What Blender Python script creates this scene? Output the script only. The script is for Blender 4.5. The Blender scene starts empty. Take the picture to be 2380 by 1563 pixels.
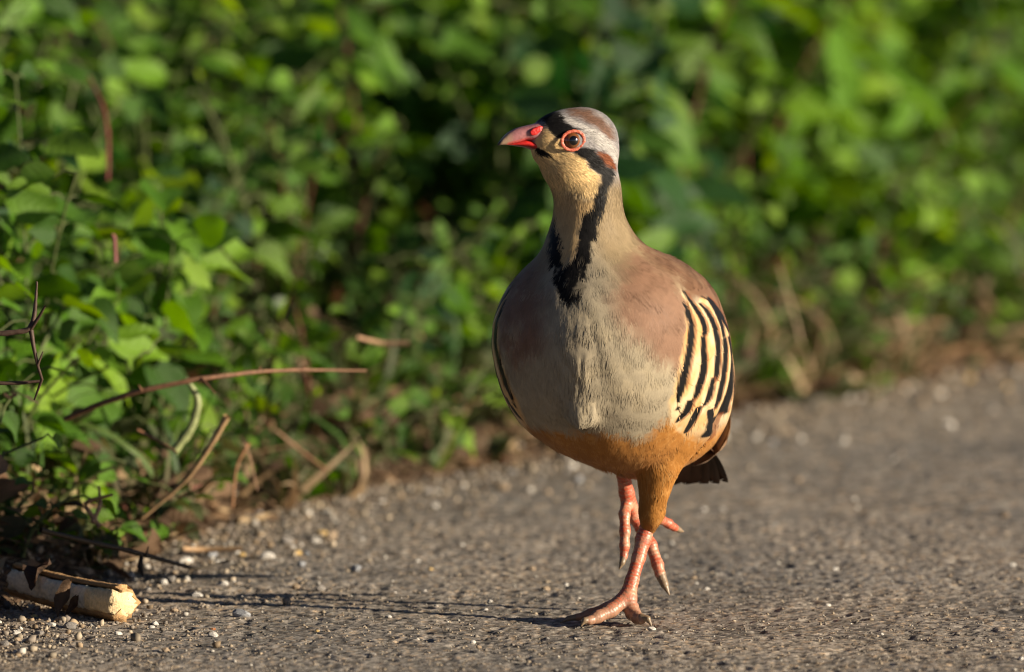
import bpy, math, random
import numpy as np

rng = np.random.default_rng(7)
random.seed(7)
SC = bpy.context.scene
COL = SC.collection

# ------------------------------------------------------------------ camera, sky, sun, exposure
CAM_H, CAM_D, AIM_Z = 0.60, 5.0, 0.179
cam_data = bpy.data.cameras.new("camera")
cam = bpy.data.objects.new("camera", cam_data)
COL.objects.link(cam)
cam.location = (0.0, -CAM_D, CAM_H)
_pitch = math.atan2(CAM_H - AIM_Z, CAM_D)
cam.rotation_euler = (math.radians(90) - _pitch, 0, 0)
cam_data.sensor_width = 36.0
cam_data.lens = 285.3
cam_data.clip_start = 0.1
cam_data.clip_end = 3000
cam_data.dof.use_dof = True
cam_data.dof.focus_distance = 5.0
cam_data.dof.aperture_fstop = 6.3
cam_data.dof.aperture_blades = 8
SC.camera = cam

SUN_AZ = (0.946, -0.324)      # horizontal direction towards the sun
SUN_EL = math.radians(13.5)
world = bpy.data.worlds.new("World")
SC.world = world
world.use_nodes = True
wn = world.node_tree
wn.nodes.clear()
w_out = wn.nodes.new("ShaderNodeOutputWorld")
w_bg = wn.nodes.new("ShaderNodeBackground")
w_sky = wn.nodes.new("ShaderNodeTexSky")
w_sky.sky_type = 'NISHITA'
w_sky.sun_disc = False
w_sky.air_density = 0.3
w_sky.dust_density = 0.3
w_sky.sun_elevation = SUN_EL
w_sky.sun_rotation = math.atan2(SUN_AZ[0], SUN_AZ[1])
w_bg.inputs["Strength"].default_value = 0.05
wn.links.new(w_sky.outputs[0], w_bg.inputs["Color"])
wn.links.new(w_bg.outputs[0], w_out.inputs["Surface"])

sun_data = bpy.data.lights.new("sun", 'SUN')
sun_data.energy = 5.0
sun_data.angle = math.radians(0.53)
sun_data.color = (1.0, 0.865, 0.67)
sun = bpy.data.objects.new("sun", sun_data)
COL.objects.link(sun)
from mathutils import Vector, Matrix
_s = Vector((SUN_AZ[0] * math.cos(SUN_EL), SUN_AZ[1] * math.cos(SUN_EL), math.sin(SUN_EL)))
sun.rotation_euler = _s.to_track_quat('Z', 'Y').to_euler()
sun.location = _s * 20

SC.view_settings.view_transform = 'Standard'
SC.view_settings.look = 'None'
SC.view_settings.gamma = 1.0
SC.view_settings.exposure = 0.92
SC.view_settings.use_curve_mapping = False
SC.render.engine = 'CYCLES'
SC.cycles.use_denoising = True
SC.cycles.pixel_filter_type = 'BLACKMAN_HARRIS'
SC.cycles.filter_width = 1.1
SC.cycles.max_bounces = 8
SC.cycles.transparent_max_bounces = 8

# ------------------------------------------------------------------ helpers
def tag(o, label=None, cat=None, group=None, kind=None):
    if label: o["label"] = label
    if cat: o["category"] = cat
    if group: o["group"] = group
    if kind: o["kind"] = kind
    return o

def empty(name, loc=(0, 0, 0)):
    o = bpy.data.objects.new(name, None)
    COL.objects.link(o)
    o.location = loc
    o.empty_display_size = 0.02
    return o

def mesh_obj(name, verts, faces, mat=None, parent=None, colors=None, smooth=True):
    me = bpy.data.meshes.new(name)
    if isinstance(faces, np.ndarray) and isinstance(verts, np.ndarray):
        nv, nf, k = len(verts), len(faces), faces.shape[1]
        me.vertices.add(nv)
        me.vertices.foreach_set("co", np.ascontiguousarray(verts, dtype=np.float32).ravel())
        me.loops.add(nf * k)
        me.loops.foreach_set("vertex_index", np.ascontiguousarray(faces, dtype=np.int32).ravel())
        me.polygons.add(nf)
        me.polygons.foreach_set("loop_start", np.arange(0, nf * k, k, dtype=np.int32))
        me.update(calc_edges=True)
    else:
        me.from_pydata([tuple(map(float, v)) for v in verts], [], [tuple(map(int, f)) for f in faces])
    if colors is not None:
        set_colors(me, colors)
    if smooth:
        me.polygons.foreach_set("use_smooth", np.ones(len(me.polygons), dtype=bool))
    me.validate()
    me.update()
    if mat: me.materials.append(mat)
    o = bpy.data.objects.new(name, me)
    COL.objects.link(o)
    if parent: o.parent = parent
    return o

def set_colors(me, colors, name="Col"):
    at = me.color_attributes.new(name, 'FLOAT_COLOR', 'POINT')
    c = np.ones((len(colors), 4), dtype=np.float32)
    c[:, :3] = np.clip(colors[:, :3], 0, 1)
    at.data.foreach_set("color", c.ravel())

def copy_obj(o, parent=None, name=None):
    c = o.copy()
    COL.objects.link(c)
    if parent is not None:
        c.parent = parent
    return c

def hash3(ix, iy, iz, seed):
    h = (ix.astype(np.uint32) * np.uint32(374761393) + iy.astype(np.uint32) * np.uint32(668265263)
         + iz.astype(np.uint32) * np.uint32(2147483647) + np.uint32(seed * 974711 + 12345))
    h = (h ^ (h >> np.uint32(13))) * np.uint32(1274126177)
    h = h ^ (h >> np.uint32(16))
    return (h & np.uint32(0xFFFFFF)).astype(np.float32) / np.float32(0xFFFFFF)

def vnoise(p, freq, seed=0):
    """smooth value noise in 0..1 at points p (N,3)"""
    q = np.asarray(p, dtype=np.float64) * freq + 1000.0
    i = np.floor(q).astype(np.int64)
    f = (q - i).astype(np.float32)
    f = f * f * (3 - 2 * f)
    out = np.zeros(len(q), dtype=np.float32)
    for dx in (0, 1):
        wx = f[:, 0] if dx else 1 - f[:, 0]
        for dy in (0, 1):
            wy = f[:, 1] if dy else 1 - f[:, 1]
            for dz in (0, 1):
                wz = f[:, 2] if dz else 1 - f[:, 2]
                out += wx * wy * wz * hash3(i[:, 0] + dx, i[:, 1] + dy, i[:, 2] + dz, seed)
    return out

def fbm(p, freq, octv=3, seed=0):
    a, s, t = 1.0, 0.0, 0.0
    for k in range(octv):
        s = s + a * vnoise(p, freq * 2.03 ** k, seed + k)
        t += a
        a *= 0.5
    return s / t

def sstep(e0, e1, x):
    t = np.clip((x - e0) / (e1 - e0), 0, 1)
    return t * t * (3 - 2 * t)

def mixc(c, col, m):
    return c * (1 - m[:, None]) + np.asarray(col, dtype=np.float32)[None, :] * m[:, None]

def poly_sd(px, pz, poly):
    """signed distance (negative inside) of points to a polygon in a plane"""
    poly = np.asarray(poly, dtype=np.float64)
    d2 = np.full(len(px), 1e9)
    inside = np.zeros(len(px), dtype=bool)
    n = len(poly)
    for k in range(n):
        ax, az = poly[k]; bx, bz = poly[(k + 1) % n]
        ex, ez = bx - ax, bz - az
        L = ex * ex + ez * ez + 1e-18
        t = np.clip(((px - ax) * ex + (pz - az) * ez) / L, 0, 1)
        d2 = np.minimum(d2, (px - ax - t * ex) ** 2 + (pz - az - t * ez) ** 2)
        c = ((az > pz) != (bz > pz)) & (px < (bx - ax) * (pz - az) / (bz - az + 1e-18) + ax)
        inside ^= c
    d = np.sqrt(d2)
    return np.where(inside, -d, d)

def smin(a, b, k):
    h = np.clip(0.5 + 0.5 * (b - a) / k, 0, 1)
    return b + (a - b) * h - k * h * (1 - h)

def surface_nets(fn, lo, hi, step):
    """iso-surface of fn(p)<0 as a quad mesh; fn is evaluated slab by slab"""
    ax = [np.arange(lo[k], hi[k] + step, step, dtype=np.float32) for k in range(3)]
    nx, ny, nz = map(len, ax)
    V = np.empty((nx, ny, nz), dtype=np.float32)
    yy, zz = np.meshgrid(ax[1], ax[2], indexing="ij")
    CH = 8
    for x0 in range(0, nx, CH):
        xs = ax[0][x0:x0 + CH]
        P = np.empty((len(xs) * ny * nz, 3), dtype=np.float32)
        P[:, 0] = np.repeat(xs, ny * nz)
        P[:, 1] = np.tile(yy.ravel(), len(xs))
        P[:, 2] = np.tile(zz.ravel(), len(xs))
        V[x0:x0 + CH] = fn(P).reshape(len(xs), ny, nz)
    S = V < 0
    cs = np.zeros((nx - 1, ny - 1, nz - 1), dtype=np.uint8)
    for a in (0, 1):
        for b in (0, 1):
            for c in (0, 1):
                cs += S[a:nx - 1 + a, b:ny - 1 + b, c:nz - 1 + c]
    act = (cs > 0) & (cs < 8)
    idx = np.full(act.shape, -1, dtype=np.int64)
    ci, cj, ck = np.nonzero(act)
    idx[ci, cj, ck] = np.arange(len(ci))
    acc = np.zeros((len(ci), 3)); cnt = np.zeros(len(ci))
    corners = [(a, b, c) for a in (0, 1) for b in (0, 1) for c in (0, 1)]
    for A in corners:
        for d in range(3):
            if A[d]: continue
            B = list(A); B[d] = 1
            va = V[ci + A[0], cj + A[1], ck + A[2]]; vb = V[ci + B[0], cj + B[1], ck + B[2]]
            m = (va < 0) != (vb < 0)
            t = np.where(m, va / np.where(m, va - vb, 1), 0)
            pos = np.array(A, dtype=np.float64)[None, :].repeat(len(ci), 0)
            pos[:, d] += t
            acc[m] += pos[m]; cnt[m] += 1
    verts = (np.stack([ci, cj, ck], 1) + acc / cnt[:, None]) * step + np.array([ax[0][0], ax[1][0], ax[2][0]])
    faces = []
    for d in range(3):
        sl0 = [slice(None)] * 3; sl1 = [slice(None)] * 3
        sl0[d] = slice(0, -1); sl1[d] = slice(1, None)
        cr = S[tuple(sl0)] != S[tuple(sl1)]
        e1, e2 = (d + 1) % 3, (d + 2) % 3
        i = np.array(np.nonzero(cr))
        ok = (i[e1] > 0) & (i[e2] > 0) & (i[e1] < act.shape[e1]) & (i[e2] < act.shape[e2]) & (i[d] < act.shape[d])
        i = i[:, ok]
        q = []
        for o1, o2 in ((-1, -1), (0, -1), (0, 0), (-1, 0)):
            j = i.copy(); j[e1] += o1; j[e2] += o2
            q.append(idx[j[0], j[1], j[2]])
        q = np.stack(q, 1)
        flip = ~S[i[0], i[1], i[2]]
        q[flip] = q[flip][:, ::-1]
        faces.append(q)
    return verts, np.concatenate(faces).astype(np.int64)

def relax(verts, faces, it=2, lam=0.5):
    v = verts.copy()
    for _ in range(it):
        acc = np.zeros_like(v); c = np.zeros(len(v))
        for k in range(4):
            a, b = faces[:, k], faces[:, (k + 1) % 4]
            np.add.at(acc, a, v[b]); np.add.at(c, a, 1)
            np.add.at(acc, b, v[a]); np.add.at(c, b, 1)
        v += lam * (acc / np.maximum(c, 1)[:, None] - v)
    return v

def grad(fn, p, e=4e-4):
    p = p.astype(np.float32)
    g = np.empty_like(p)
    for k in range(3):
        d = np.zeros(3, dtype=np.float32); d[k] = e
        g[:, k] = fn(p + d) - fn(p - d)
    return g / (np.linalg.norm(g, axis=1, keepdims=True) + 1e-12)

# material helpers
def new_mat(name):
    m = bpy.data.materials.new(name)
    m.use_nodes = True
    nt = m.node_tree
    b = nt.nodes["Principled BSDF"]
    return m, nt, b

def N(nt, typ, **kw):
    n = nt.nodes.new(typ)
    for k, v in kw.items():
        setattr(n, k, v)
    return n
# ------------------------------------------------------------------ the verge, the road
def at(vx, vy, y):
    """point on the upright plane Y = y for a measured place (2380 px wide elevation)"""
    d = np.array([0, CAM_D, AIM_Z - CAM_H]); L = np.linalg.norm(d); d = d / L
    u = np.array([0, -d[2], d[1]])
    r = d * L + np.array([1.0, 0, 0]) * ((vx - 1190) / 3758) + u * ((781.5 - vy) / 3758)
    c = np.array([0, -CAM_D, CAM_H])
    return c + r * ((y + CAM_D) / r[1])
def ground_at(vx, vy, z=0.0):
    a = at(vx, vy, 0.0); c = np.array([0, -CAM_D, CAM_H])
    r = a - c
    return c + r * ((z - CAM_H) / r[2])

EDGE = [(-6, -60), (-.95, -6), (-.46, -1.2), (-.37, -.35), (-.345, -.05), (-.310, .10), (-.268, .22), (-.235, .42), (-.175, .64), (-.100, .81), (.035, 1.04), (.174, 1.41), (.433, 1.83), (1.0, 2.75), (3.0, 6.2), (30, 60)]
VERGE_POLY = np.array(EDGE + [(30, 400), (-400, 400), (-400, -60)], dtype=np.float64)
def verge_s(x, y):
    """distance into the verge (positive), onto the road (negative)"""
    return -poly_sd(np.atleast_1d(np.asarray(x, float)), np.atleast_1d(np.asarray(y, float)), VERGE_POLY)
def bank_h(x, y, s=None):
    x = np.atleast_1d(np.asarray(x, float)); y = np.atleast_1d(np.asarray(y, float))
    if s is None: s = verge_s(x, y)
    p = np.stack([x, y, np.zeros_like(x)], 1)
    n = fbm(p, 6, 3, 81) - .5; n2 = fbm(p, 45, 2, 82) - .5
    h = np.where(s > 0, .30 * (1 - np.exp(-np.maximum(s, 0) / .9)) , s * .25)
    return h + n * .05 * sstep(.02, .3, s) + n2 * .014 * sstep(-.04, .05, s) - .001

def worley(x, y, cell, seed):
    gx, gy = x / cell, y / cell
    ix, iy = np.floor(gx).astype(np.int64), np.floor(gy).astype(np.int64)
    b1 = np.full(len(x), 9.0); b2 = np.full(len(x), 9.0); idr = np.zeros(len(x), dtype=np.float32)
    z = np.zeros_like(ix)
    for dx in (-1, 0, 1):
        for dy in (-1, 0, 1):
            cx, cy = ix + dx, iy + dy
            px = cx + hash3(cx + 5000, cy + 5000, z, seed); py = cy + hash3(cx + 5000, cy + 5000, z, seed + 1)
            r = hash3(cx + 5000, cy + 5000, z, seed + 2)
            d = np.hypot(px - gx, py - gy)
            u = d < b1
            b2 = np.where(u, b1, np.minimum(b2, d))
            idr = np.where(u, r, idr)
            b1 = np.where(u, d, b1)
    return b1, b2, idr

def vcol_material(name, rough=.9, spec=.3, bump_scale=0, bump=.4, dist=.001, var=0.0):
    m, nt, b = new_mat(name)
    a = N(nt, "ShaderNodeAttribute", attribute_name="Col")
    b.inputs["Roughness"].default_value = rough
    b.inputs["Specular IOR Level"].default_value = spec
    nt.links.new(a.outputs["Color"], b.inputs["Base Color"])
    if bump_scale:
        tc = N(nt, "ShaderNodeTexCoord")
        no = N(nt, "ShaderNodeTexNoise"); no.inputs["Scale"].default_value = bump_scale; no.inputs["Detail"].default_value = 4
        bp = N(nt, "ShaderNodeBump"); bp.inputs["Strength"].default_value = bump; bp.inputs["Distance"].default_value = dist
        nt.links.new(tc.outputs["Object"], no.inputs["Vector"]); nt.links.new(no.outputs[0], bp.inputs["Height"]); nt.links.new(bp.outputs[0], b.inputs["Normal"])
        if var:
            mx = N(nt, "ShaderNodeMix", data_type='RGBA', blend_type='MULTIPLY')
            mr = N(nt, "ShaderNodeMapRange"); mr.inputs["From Min"].default_value = .3; mr.inputs["From Max"].default_value = .7
            mr.inputs["To Min"].default_value = 1 - var; mr.inputs["To Max"].default_value = 1 + var * .5
            mx.inputs["Factor"].default_value = 1
            nt.links.new(no.outputs[0], mr.inputs[0]); nt.links.new(a.outputs["Color"], mx.inputs["A"]); nt.links.new(mr.outputs[0], mx.inputs["B"])
            nt.links.new(mx.outputs["Result"], b.inputs["Base Color"])
    return m

def grid_mesh(xs, ys):
    X, Y = np.meshgrid(xs, ys)
    idx = np.arange(X.size).reshape(X.shape)
    f = np.stack([idx[:-1, :-1], idx[:-1, 1:], idx[1:, 1:], idx[1:, :-1]], -1).reshape(-1, 4)
    return X.ravel(), Y.ravel(), f

def road_surface(x, y):
    p = np.stack([x, y, np.zeros_like(x)], 1)
    b1, b2, r = worley(x, y, .0050, 91)
    c1, c2, r2 = worley(x, y, .0024, 95)
    edge = np.clip((b2 - b1) / .35, 0, 1)
    e2 = np.clip((c2 - c1) / .35, 0, 1)
    n = fbm(p, 22, 3, 99); fine = fbm(p, 420, 2, 103)
    wear = sstep(.35, .65, fbm(p, 60, 2, 107))
    stone = (r > .30)
    h = np.where(stone, (.0003 + .0009 * r) * np.sqrt(edge), -.0007 + .0004 * np.sqrt(e2))
    h = h * (.30 + .36 * wear) + (np.sqrt(e2) - .6) * .0008 * (r2 - .1) + (n - .5) * .0016 + (fine - .5) * .0005
    pit = vnoise(p, 115, 111)
    h -= sstep(.74, .90, pit) * .0011
    k = rng.random(1)[0]
    g = .235 + .13 * r
    col = np.stack([g * 1.10, g * .95, g * .79], 1)
    lightst = (r2 > .86) & (e2 > .3)
    col[lightst] = np.stack([.42 + 0 * x, .37 + 0 * x, .30 + 0 * x], 1)[lightst]
    tan = (r2 > .62) & (r2 < .74)
    col[tan] *= np.array([1.35, 1.15, .92])
    dark = (~stone) | (edge < .12) | ((r2 < .16) & (e2 > .2))
    col[dark] *= .50
    col *= (.78 + .44 * n)[:, None] * (.75 + .5 * fine)[:, None]
    low = fbm(p, 8, 3, 141)
    col *= (.72 + .56 * low)[:, None] * np.stack([1 + .10 * (low - .5), 1 + 0 * low, 1 - .14 * (low - .5)], 1)
    # dust and soil washed over the edge
    s = verge_s(x, y)
    soil = sstep(-.10, .01, s + (n - .5) * .12)
    col = col * (1 - soil[:, None] * .55) + np.array([.15, .100, .062]) * soil[:, None] * .55 * (.6 + .8 * fine)[:, None]
    return h, col

def build_ground():
    m_road = vcol_material("asphalt", .82, .3, 900, .4, .0007, .25)
    nt = m_road.node_tree; b = nt.nodes["Principled BSDF"]
    vo = N(nt, "ShaderNodeTexVoronoi"); vo.inputs["Scale"].default_value = 430
    hs = N(nt, "ShaderNodeSeparateColor"); tc = N(nt, "ShaderNodeTexCoord")
    nt.links.new(tc.outputs["Object"], vo.inputs["Vector"]); nt.links.new(vo.outputs["Color"], hs.inputs[0])
    mr = N(nt, "ShaderNodeMapRange"); mr.inputs["To Min"].default_value = .62; mr.inputs["To Max"].default_value = 1.42
    nt.links.new(hs.outputs[0], mr.inputs[0])
    mx = N(nt, "ShaderNodeMix", data_type='RGBA', blend_type='MULTIPLY'); mx.inputs["Factor"].default_value = 1
    old = b.inputs["Base Color"].links[0].from_socket
    nt.links.new(old, mx.inputs["A"]); nt.links.new(mr.outputs[0], mx.inputs["B"]); nt.links.new(mx.outputs["Result"], b.inputs["Base Color"])
    for (x0, x1, dx, y0, y1, dy, zz, nm) in ((-.43, .47, .0018, -.30, .62, .0026, 0.0, "road"),
                                             (-.42, .80, .0048, .6174, 2.60, .0066, -.0004, "road_beyond")):
        X, Y, f = grid_mesh(np.arange(x0, x1, dx), np.arange(y0, y1, dy))
        h, col = road_surface(X, Y)
        s = verge_s(X, Y)
        z = h + zz - sstep(.0, .12, s) * .05
        edge = np.minimum(np.minimum(X - x0, x1 - dx - X), np.minimum(Y - y0 + (1 if nm != "road" else 0), (y1 - dy - Y) + (1 if nm == "road" else 0)))
        z -= sstep(.012, 0, edge) * .012
        keep = (s < .10)
        fk = keep[f].all(1)
        f = f[fk]
        used = np.unique(f); remap = np.full(len(X), -1); remap[used] = np.arange(len(used))
        o = mesh_obj("road", np.stack([X, Y, z], 1)[used], remap[f], m_road, None, col[used])
        tag(o, kind="structure")
    # the road and the land further off, coarse
    m_far, nt, b = new_mat("asphalt_far")
    no = N(nt, "ShaderNodeTexNoise"); no.inputs["Scale"].default_value = 160; no.inputs["Detail"].default_value = 6
    cr = N(nt, "ShaderNodeValToRGB"); cr.color_ramp.elements[0].color = (.10, .085, .07, 1); cr.color_ramp.elements[1].color = (.30, .26, .215, 1)
    cr.color_ramp.elements[0].position = .3; cr.color_ramp.elements[1].position = .7
    tc = N(nt, "ShaderNodeTexCoord"); bp = N(nt, "ShaderNodeBump"); bp.inputs["Distance"].default_value = .002
    nt.links.new(tc.outputs["Object"], no.inputs["Vector"]); nt.links.new(no.outputs[0], cr.inputs[0]); nt.links.new(cr.outputs[0], b.inputs["Base Color"])
    nt.links.new(no.outputs[0], bp.inputs["Height"]); nt.links.new(bp.outputs[0], b.inputs["Normal"]); b.inputs["Roughness"].default_value = .85
    ex = [(px, py) for px, py in EDGE]
    vs = [(px, py, -.0105) for px, py in ex] + [(px * 0 + 60, py, -.0105) for px, py in ex]
    n = len(ex)
    o = mesh_obj("road", vs, [(i, n + i, n + i + 1, i + 1) for i in range(n - 1)], m_far, None, smooth=False)
    tag(o, kind="structure")
    m_land, nt, b = new_mat("land")
    no = N(nt, "ShaderNodeTexNoise"); no.inputs["Scale"].default_value = 3; no.inputs["Detail"].default_value = 8
    cr = N(nt, "ShaderNodeValToRGB"); cr.color_ramp.elements[0].color = (.035, .05, .018, 1); cr.color_ramp.elements[1].color = (.10, .085, .04, 1)
    tc = N(nt, "ShaderNodeTexCoord")
    nt.links.new(tc.outputs["Object"], no.inputs["Vector"]); nt.links.new(no.outputs[0], cr.inputs[0]); nt.links.new(cr.outputs[0], b.inputs["Base Color"])
    b.inputs["Roughness"].default_value = .95
    o = mesh_obj("ground", [(-1500, -1500, -.09), (1500, -1500, -.09), (1500, 1500, -.09), (-1500, 1500, -.09)], [(0, 1, 2, 3)], m_land, None, smooth=False)
    tag(o, kind="structure")
    # soil of the bank
    m_soil = vcol_material("bank_soil", .95, .15, 160, .8, .006, .5)
    for (x0, x1, dx, y0, y1, dy, hole) in ((-.75, 1.1, .011, -.5, 3.2, .014, None), (-9, 9, .16, -7, 14, .16, (-.74, 1.09, -.49, 3.19))):
        X, Y, f = grid_mesh(np.arange(x0, x1, dx), np.arange(y0, y1, dy))
        s = verge_s(X, Y)
        z = bank_h(X, Y, s)
        p = np.stack([X, Y, z * 0], 1)
        n1 = fbm(p, 30, 3, 121)
        col = np.stack([.070 + .08 * n1, .045 + .05 * n1, .028 + .03 * n1], 1)
        keep = s > -.06
        if hole:
            keep &= ~((X > hole[0] + .2) & (X < hole[1] - .2) & (Y > hole[2] + .2) & (Y < hole[3] - .2))
            z = z - .02
        fk = keep[f].all(1)
        f = f[fk]
        used = np.unique(f); remap = np.full(len(X), -1); remap[used] = np.arange(len(used))
        o = mesh_obj("bank", np.stack([X, Y, z], 1)[used], remap[f], m_soil, None, col[used])
        tag(o, kind="structure")
build_ground()

LANDMARKS = [((-.30, .10), "above the split stalk"), ((-.24, .36), "around the reddish cane"), ((-.14, .75), "by the slanting straw"), ((-.02, 1.05), "behind the partridge's breast"),
             ((.12, 1.45), "behind the partridge's back"), ((.28, 1.75), "by the thin far straw"), ((.50, 2.1), "by the far dry husk"), ((-.30, .9), "under the red stalk"), ((-.05, 1.7), "high behind the partridge's head")]
def where(x, y):
    return min(LANDMARKS, key=lambda l: (l[0][0] - x) ** 2 + (l[0][1] - y) ** 2)[1]

# ------------------------------------------------------------------ stones
def stone_shape(seed, sub=1, flat=.7, ang=.35):
    r = np.random.default_rng(seed)
    t = (1 + 5 ** .5) / 2
    v = np.array([(-1, t, 0), (1, t, 0), (-1, -t, 0), (1, -t, 0), (0, -1, t), (0, 1, t), (0, -1, -t), (0, 1, -t), (t, 0, -1), (t, 0, 1), (-t, 0, -1), (-t, 0, 1)], float)
    f = [(0,11,5),(0,5,1),(0,1,7),(0,7,10),(0,10,11),(1,5,9),(5,11,4),(11,10,2),(10,7,6),(7,1,8),(3,9,4),(3,4,2),(3,2,6),(3,6,8),(3,8,9),(4,9,5),(2,4,11),(6,2,10),(8,6,7),(9,8,1)]
    v /= np.linalg.norm(v, axis=1, keepdims=True)
    for _ in range(sub):
        v = list(map(tuple, v)); cache = {}; nf = []
        def mid(a, b):
            k = (min(a, b), max(a, b))
            if k not in cache:
                m = (np.array(v[a]) + np.array(v[b])) / 2
                v.append(tuple(m / np.linalg.norm(m))); cache[k] = len(v) - 1
            return cache[k]
        for a, b, c in f:
            x, y, z = mid(a, b), mid(b, c), mid(c, a)
            nf += [(a, x, z), (b, y, x), (c, z, y), (x, y, z)]
        f = nf; v = np.array(v)
    # cut by random planes for facets
    for _ in range(7):
        d = r.normal(size=3); d /= np.linalg.norm(d)
        lim = 1 - ang * (.4 + .8 * r.random())
        e = v @ d
        v = v - np.outer(np.maximum(e - lim, 0), d)
    v *= np.array([1, .75 + .3 * r.random(), flat * (.8 + .4 * r.random())])
    v[:, 2] -= v[:, 2].min()
    return v, np.array(f)

def stone_material(name, c0, c1, rough=.7):
    m, nt, b = new_mat(name)
    no = N(nt, "ShaderNodeTexNoise"); no.inputs["Scale"].default_value = 260; no.inputs["Detail"].default_value = 5
    oi = N(nt, "ShaderNodeObjectInfo")
    ad = N(nt, "ShaderNodeVectorMath", operation='ADD')
    tc = N(nt, "ShaderNodeTexCoord")
    cr = N(nt, "ShaderNodeValToRGB"); cr.color_ramp.elements[0].color = (*c0, 1); cr.color_ramp.elements[1].color = (*c1, 1)
    cr.color_ramp.elements[0].position = .3; cr.color_ramp.elements[1].position = .65
    bp = N(nt, "ShaderNodeBump"); bp.inputs["Distance"].default_value = .0008; bp.inputs["Strength"].default_value = .6
    nt.links.new(tc.outputs["Object"], ad.inputs[0]); nt.links.new(oi.outputs["Random"], ad.inputs[1]); nt.links.new(ad.outputs[0], no.inputs["Vector"])
    nt.links.new(no.outputs[0], cr.inputs[0]); nt.links.new(cr.outputs[0], b.inputs["Base Color"])
    nt.links.new(no.outputs[0], bp.inputs["Height"]); nt.links.new(bp.outputs[0], b.inputs["Normal"])
    b.inputs["Roughness"].default_value = rough
    return m

def build_stones():
    mats = {"white": stone_material("white_stone", (.42, .39, .34), (.72, .68, .62)),
            "grey": stone_material("grey_stone", (.14, .125, .11), (.32, .29, .26)),
            "tan": stone_material("tan_stone", (.20, .14, .085), (.40, .30, .20)),
            "yellow": stone_material("yellow_stone", (.42, .26, .07), (.66, .46, .18)),
            "rust": stone_material("rust_stone", (.25, .07, .015), (.45, .16, .04)),
            "blue": stone_material("bluish_stone", (.20, .21, .23), (.38, .39, .41))}
    shapes = []
    for k in range(8):
        v, f = stone_shape(200 + k)
        me = bpy.data.meshes.new("pebble"); me.from_pydata([tuple(a) for a in v], [], [tuple(map(int, a)) for a in f]); me.update()
        shapes.append(me)
    variants = {}
    def pebble(x, y, r, kind, label, group=None, rz=None):
        key = (random.randrange(8), kind)
        if key not in variants:
            me = shapes[key[0]].copy(); me.name = "pebble"; me.materials.append(mats[kind]); variants[key] = me
        o = bpy.data.objects.new("pebble", variants[key]); COL.objects.link(o)
        s = verge_s(x, y)[0]
        z = bank_h(x, y)[0] if s > .02 else 0.0
        o.location = (x, y, z - .0006 - r * .12)
        o.scale = (r, r, r); o.rotation_euler = (random.uniform(-.2, .2), random.uniform(-.2, .2), random.uniform(0, 6.28))
        tag(o, label, "pebble", group)
        return o
    named = [(620, 1290, 20, "white", "large angular white pebble beside the brown leaf litter"),
             (748, 1238, 16, "yellow", "rounded yellow pebble at the edge of the brown litter"),
             (490, 1284, 19, "blue", "oval bluish grey pebble next to the dry straw"),
             (665, 1255, 18, "grey", "flat pale grey pebble between the yellow and white pebbles"),
             (690, 1283, 14, "yellow", "cream yellow pebble just right of the large white one"),
             (458, 1380, 15, "white", "upright whitish pebble at the start of the leg shadows"),
             (405, 1417, 12, "tan", "tan pebble below the leg shadow beside the split stalk"),
             (60, 1440, 9, "yellow", "small bright yellow pebble in front of the split stalk"),
             (120, 1450, 12, "white", "white speckled pebble in front of the split stalk"),
             (165, 1452, 17, "grey", "blocky grey pebble in front of the split stalk"),
             (160, 1437, 12, "tan", "tan pebble leaning behind the blocky grey pebble"),
             (38, 1470, 12, "white", "white and yellow pebble at the left of the gravel patch"),
             (62, 1487, 11, "white", "broken white pebble in the gravel patch"),
             (352, 1456, 10, "white", "bright white pebble on asphalt below the split stalk end"),
             (275, 1470, 11, "white", "flat white chip on the asphalt below the split stalk"),
             (495, 1460, 7, "rust", "tiny rust orange pebble on the asphalt"),
             (738, 1465, 8, "yellow", "small cream and orange pebble alone on the asphalt"),
             (1268, 1366, 12, "tan", "upright tan pebble standing left of the lifted foot"),
             (1315, 1357, 8, "white", "small pale pebble beside the upright tan one"),
             (918, 1376, 6, "white", "tiny white pebble above the leg shadows"),
             (972, 1303, 9, "white", "round white pebble alone on the mid asphalt"),
             (1942, 1322, 10, "white", "round pale pebble on asphalt right of the partridge"),
             (2335, 1196, 12, "tan", "tan pebble with dark hollow far out on the asphalt"),
             (2200, 985, 17, "white", "pale blurred pebble on the far asphalt"),
             (1858, 1018, 13, "white", "white blurred pebble on asphalt behind the tail"),
             (2305, 950, 16, "grey", "grey blurred pebble near the far road edge"),
             (1560, 1260, 9, "white", "white sliver of stone behind the standing leg"),
             (385, 1510, 12, "tan", "pinkish tan pebble by itself on the nearest asphalt"),
             (400, 1345, 16, "grey", "dark grey pebble in the shade beside the split stalk"),
             (375, 1350, 14, "tan", "shaded brown pebble touching the split stalk's shadow")]
    for vx, vy, rp, kd, lb in named:
        g = ground_at(vx, vy + rp * .5)
        d = (g[1] + 5) / 5
        pebble(g[0], g[1], rp / 3758 * d * 1.0, kd, lb)
    kinds = ["white", "grey", "tan", "tan", "grey", "white", "yellow", "blue", "white", "tan"]
    nm = {"white": "small white pebble", "grey": "small grey pebble", "tan": "small tan pebble", "yellow": "small yellow pebble", "blue": "small bluish pebble", "rust": "small rust pebble"}
    cnt = 0
    while cnt < 190:
        t = random.random()
        y = -.12 + 1.9 * t ** 1.3
        x = random.uniform(-.36, .50)
        s = verge_s(x, y)[0]
        if s > .045 or s < -.22 or random.random() > math.exp(-abs(s + .02) / .05): continue
        kd = random.choice(kinds)
        r = random.choice([.0022, .0028, .0034, .0042, .0055]) * random.uniform(.8, 1.2)
        pebble(x, y, r, kd, nm[kd] + " loose on the road edge " + where(x, y), nm[kd] + "s along the road edge"); cnt += 1
    cnt = 0
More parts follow.
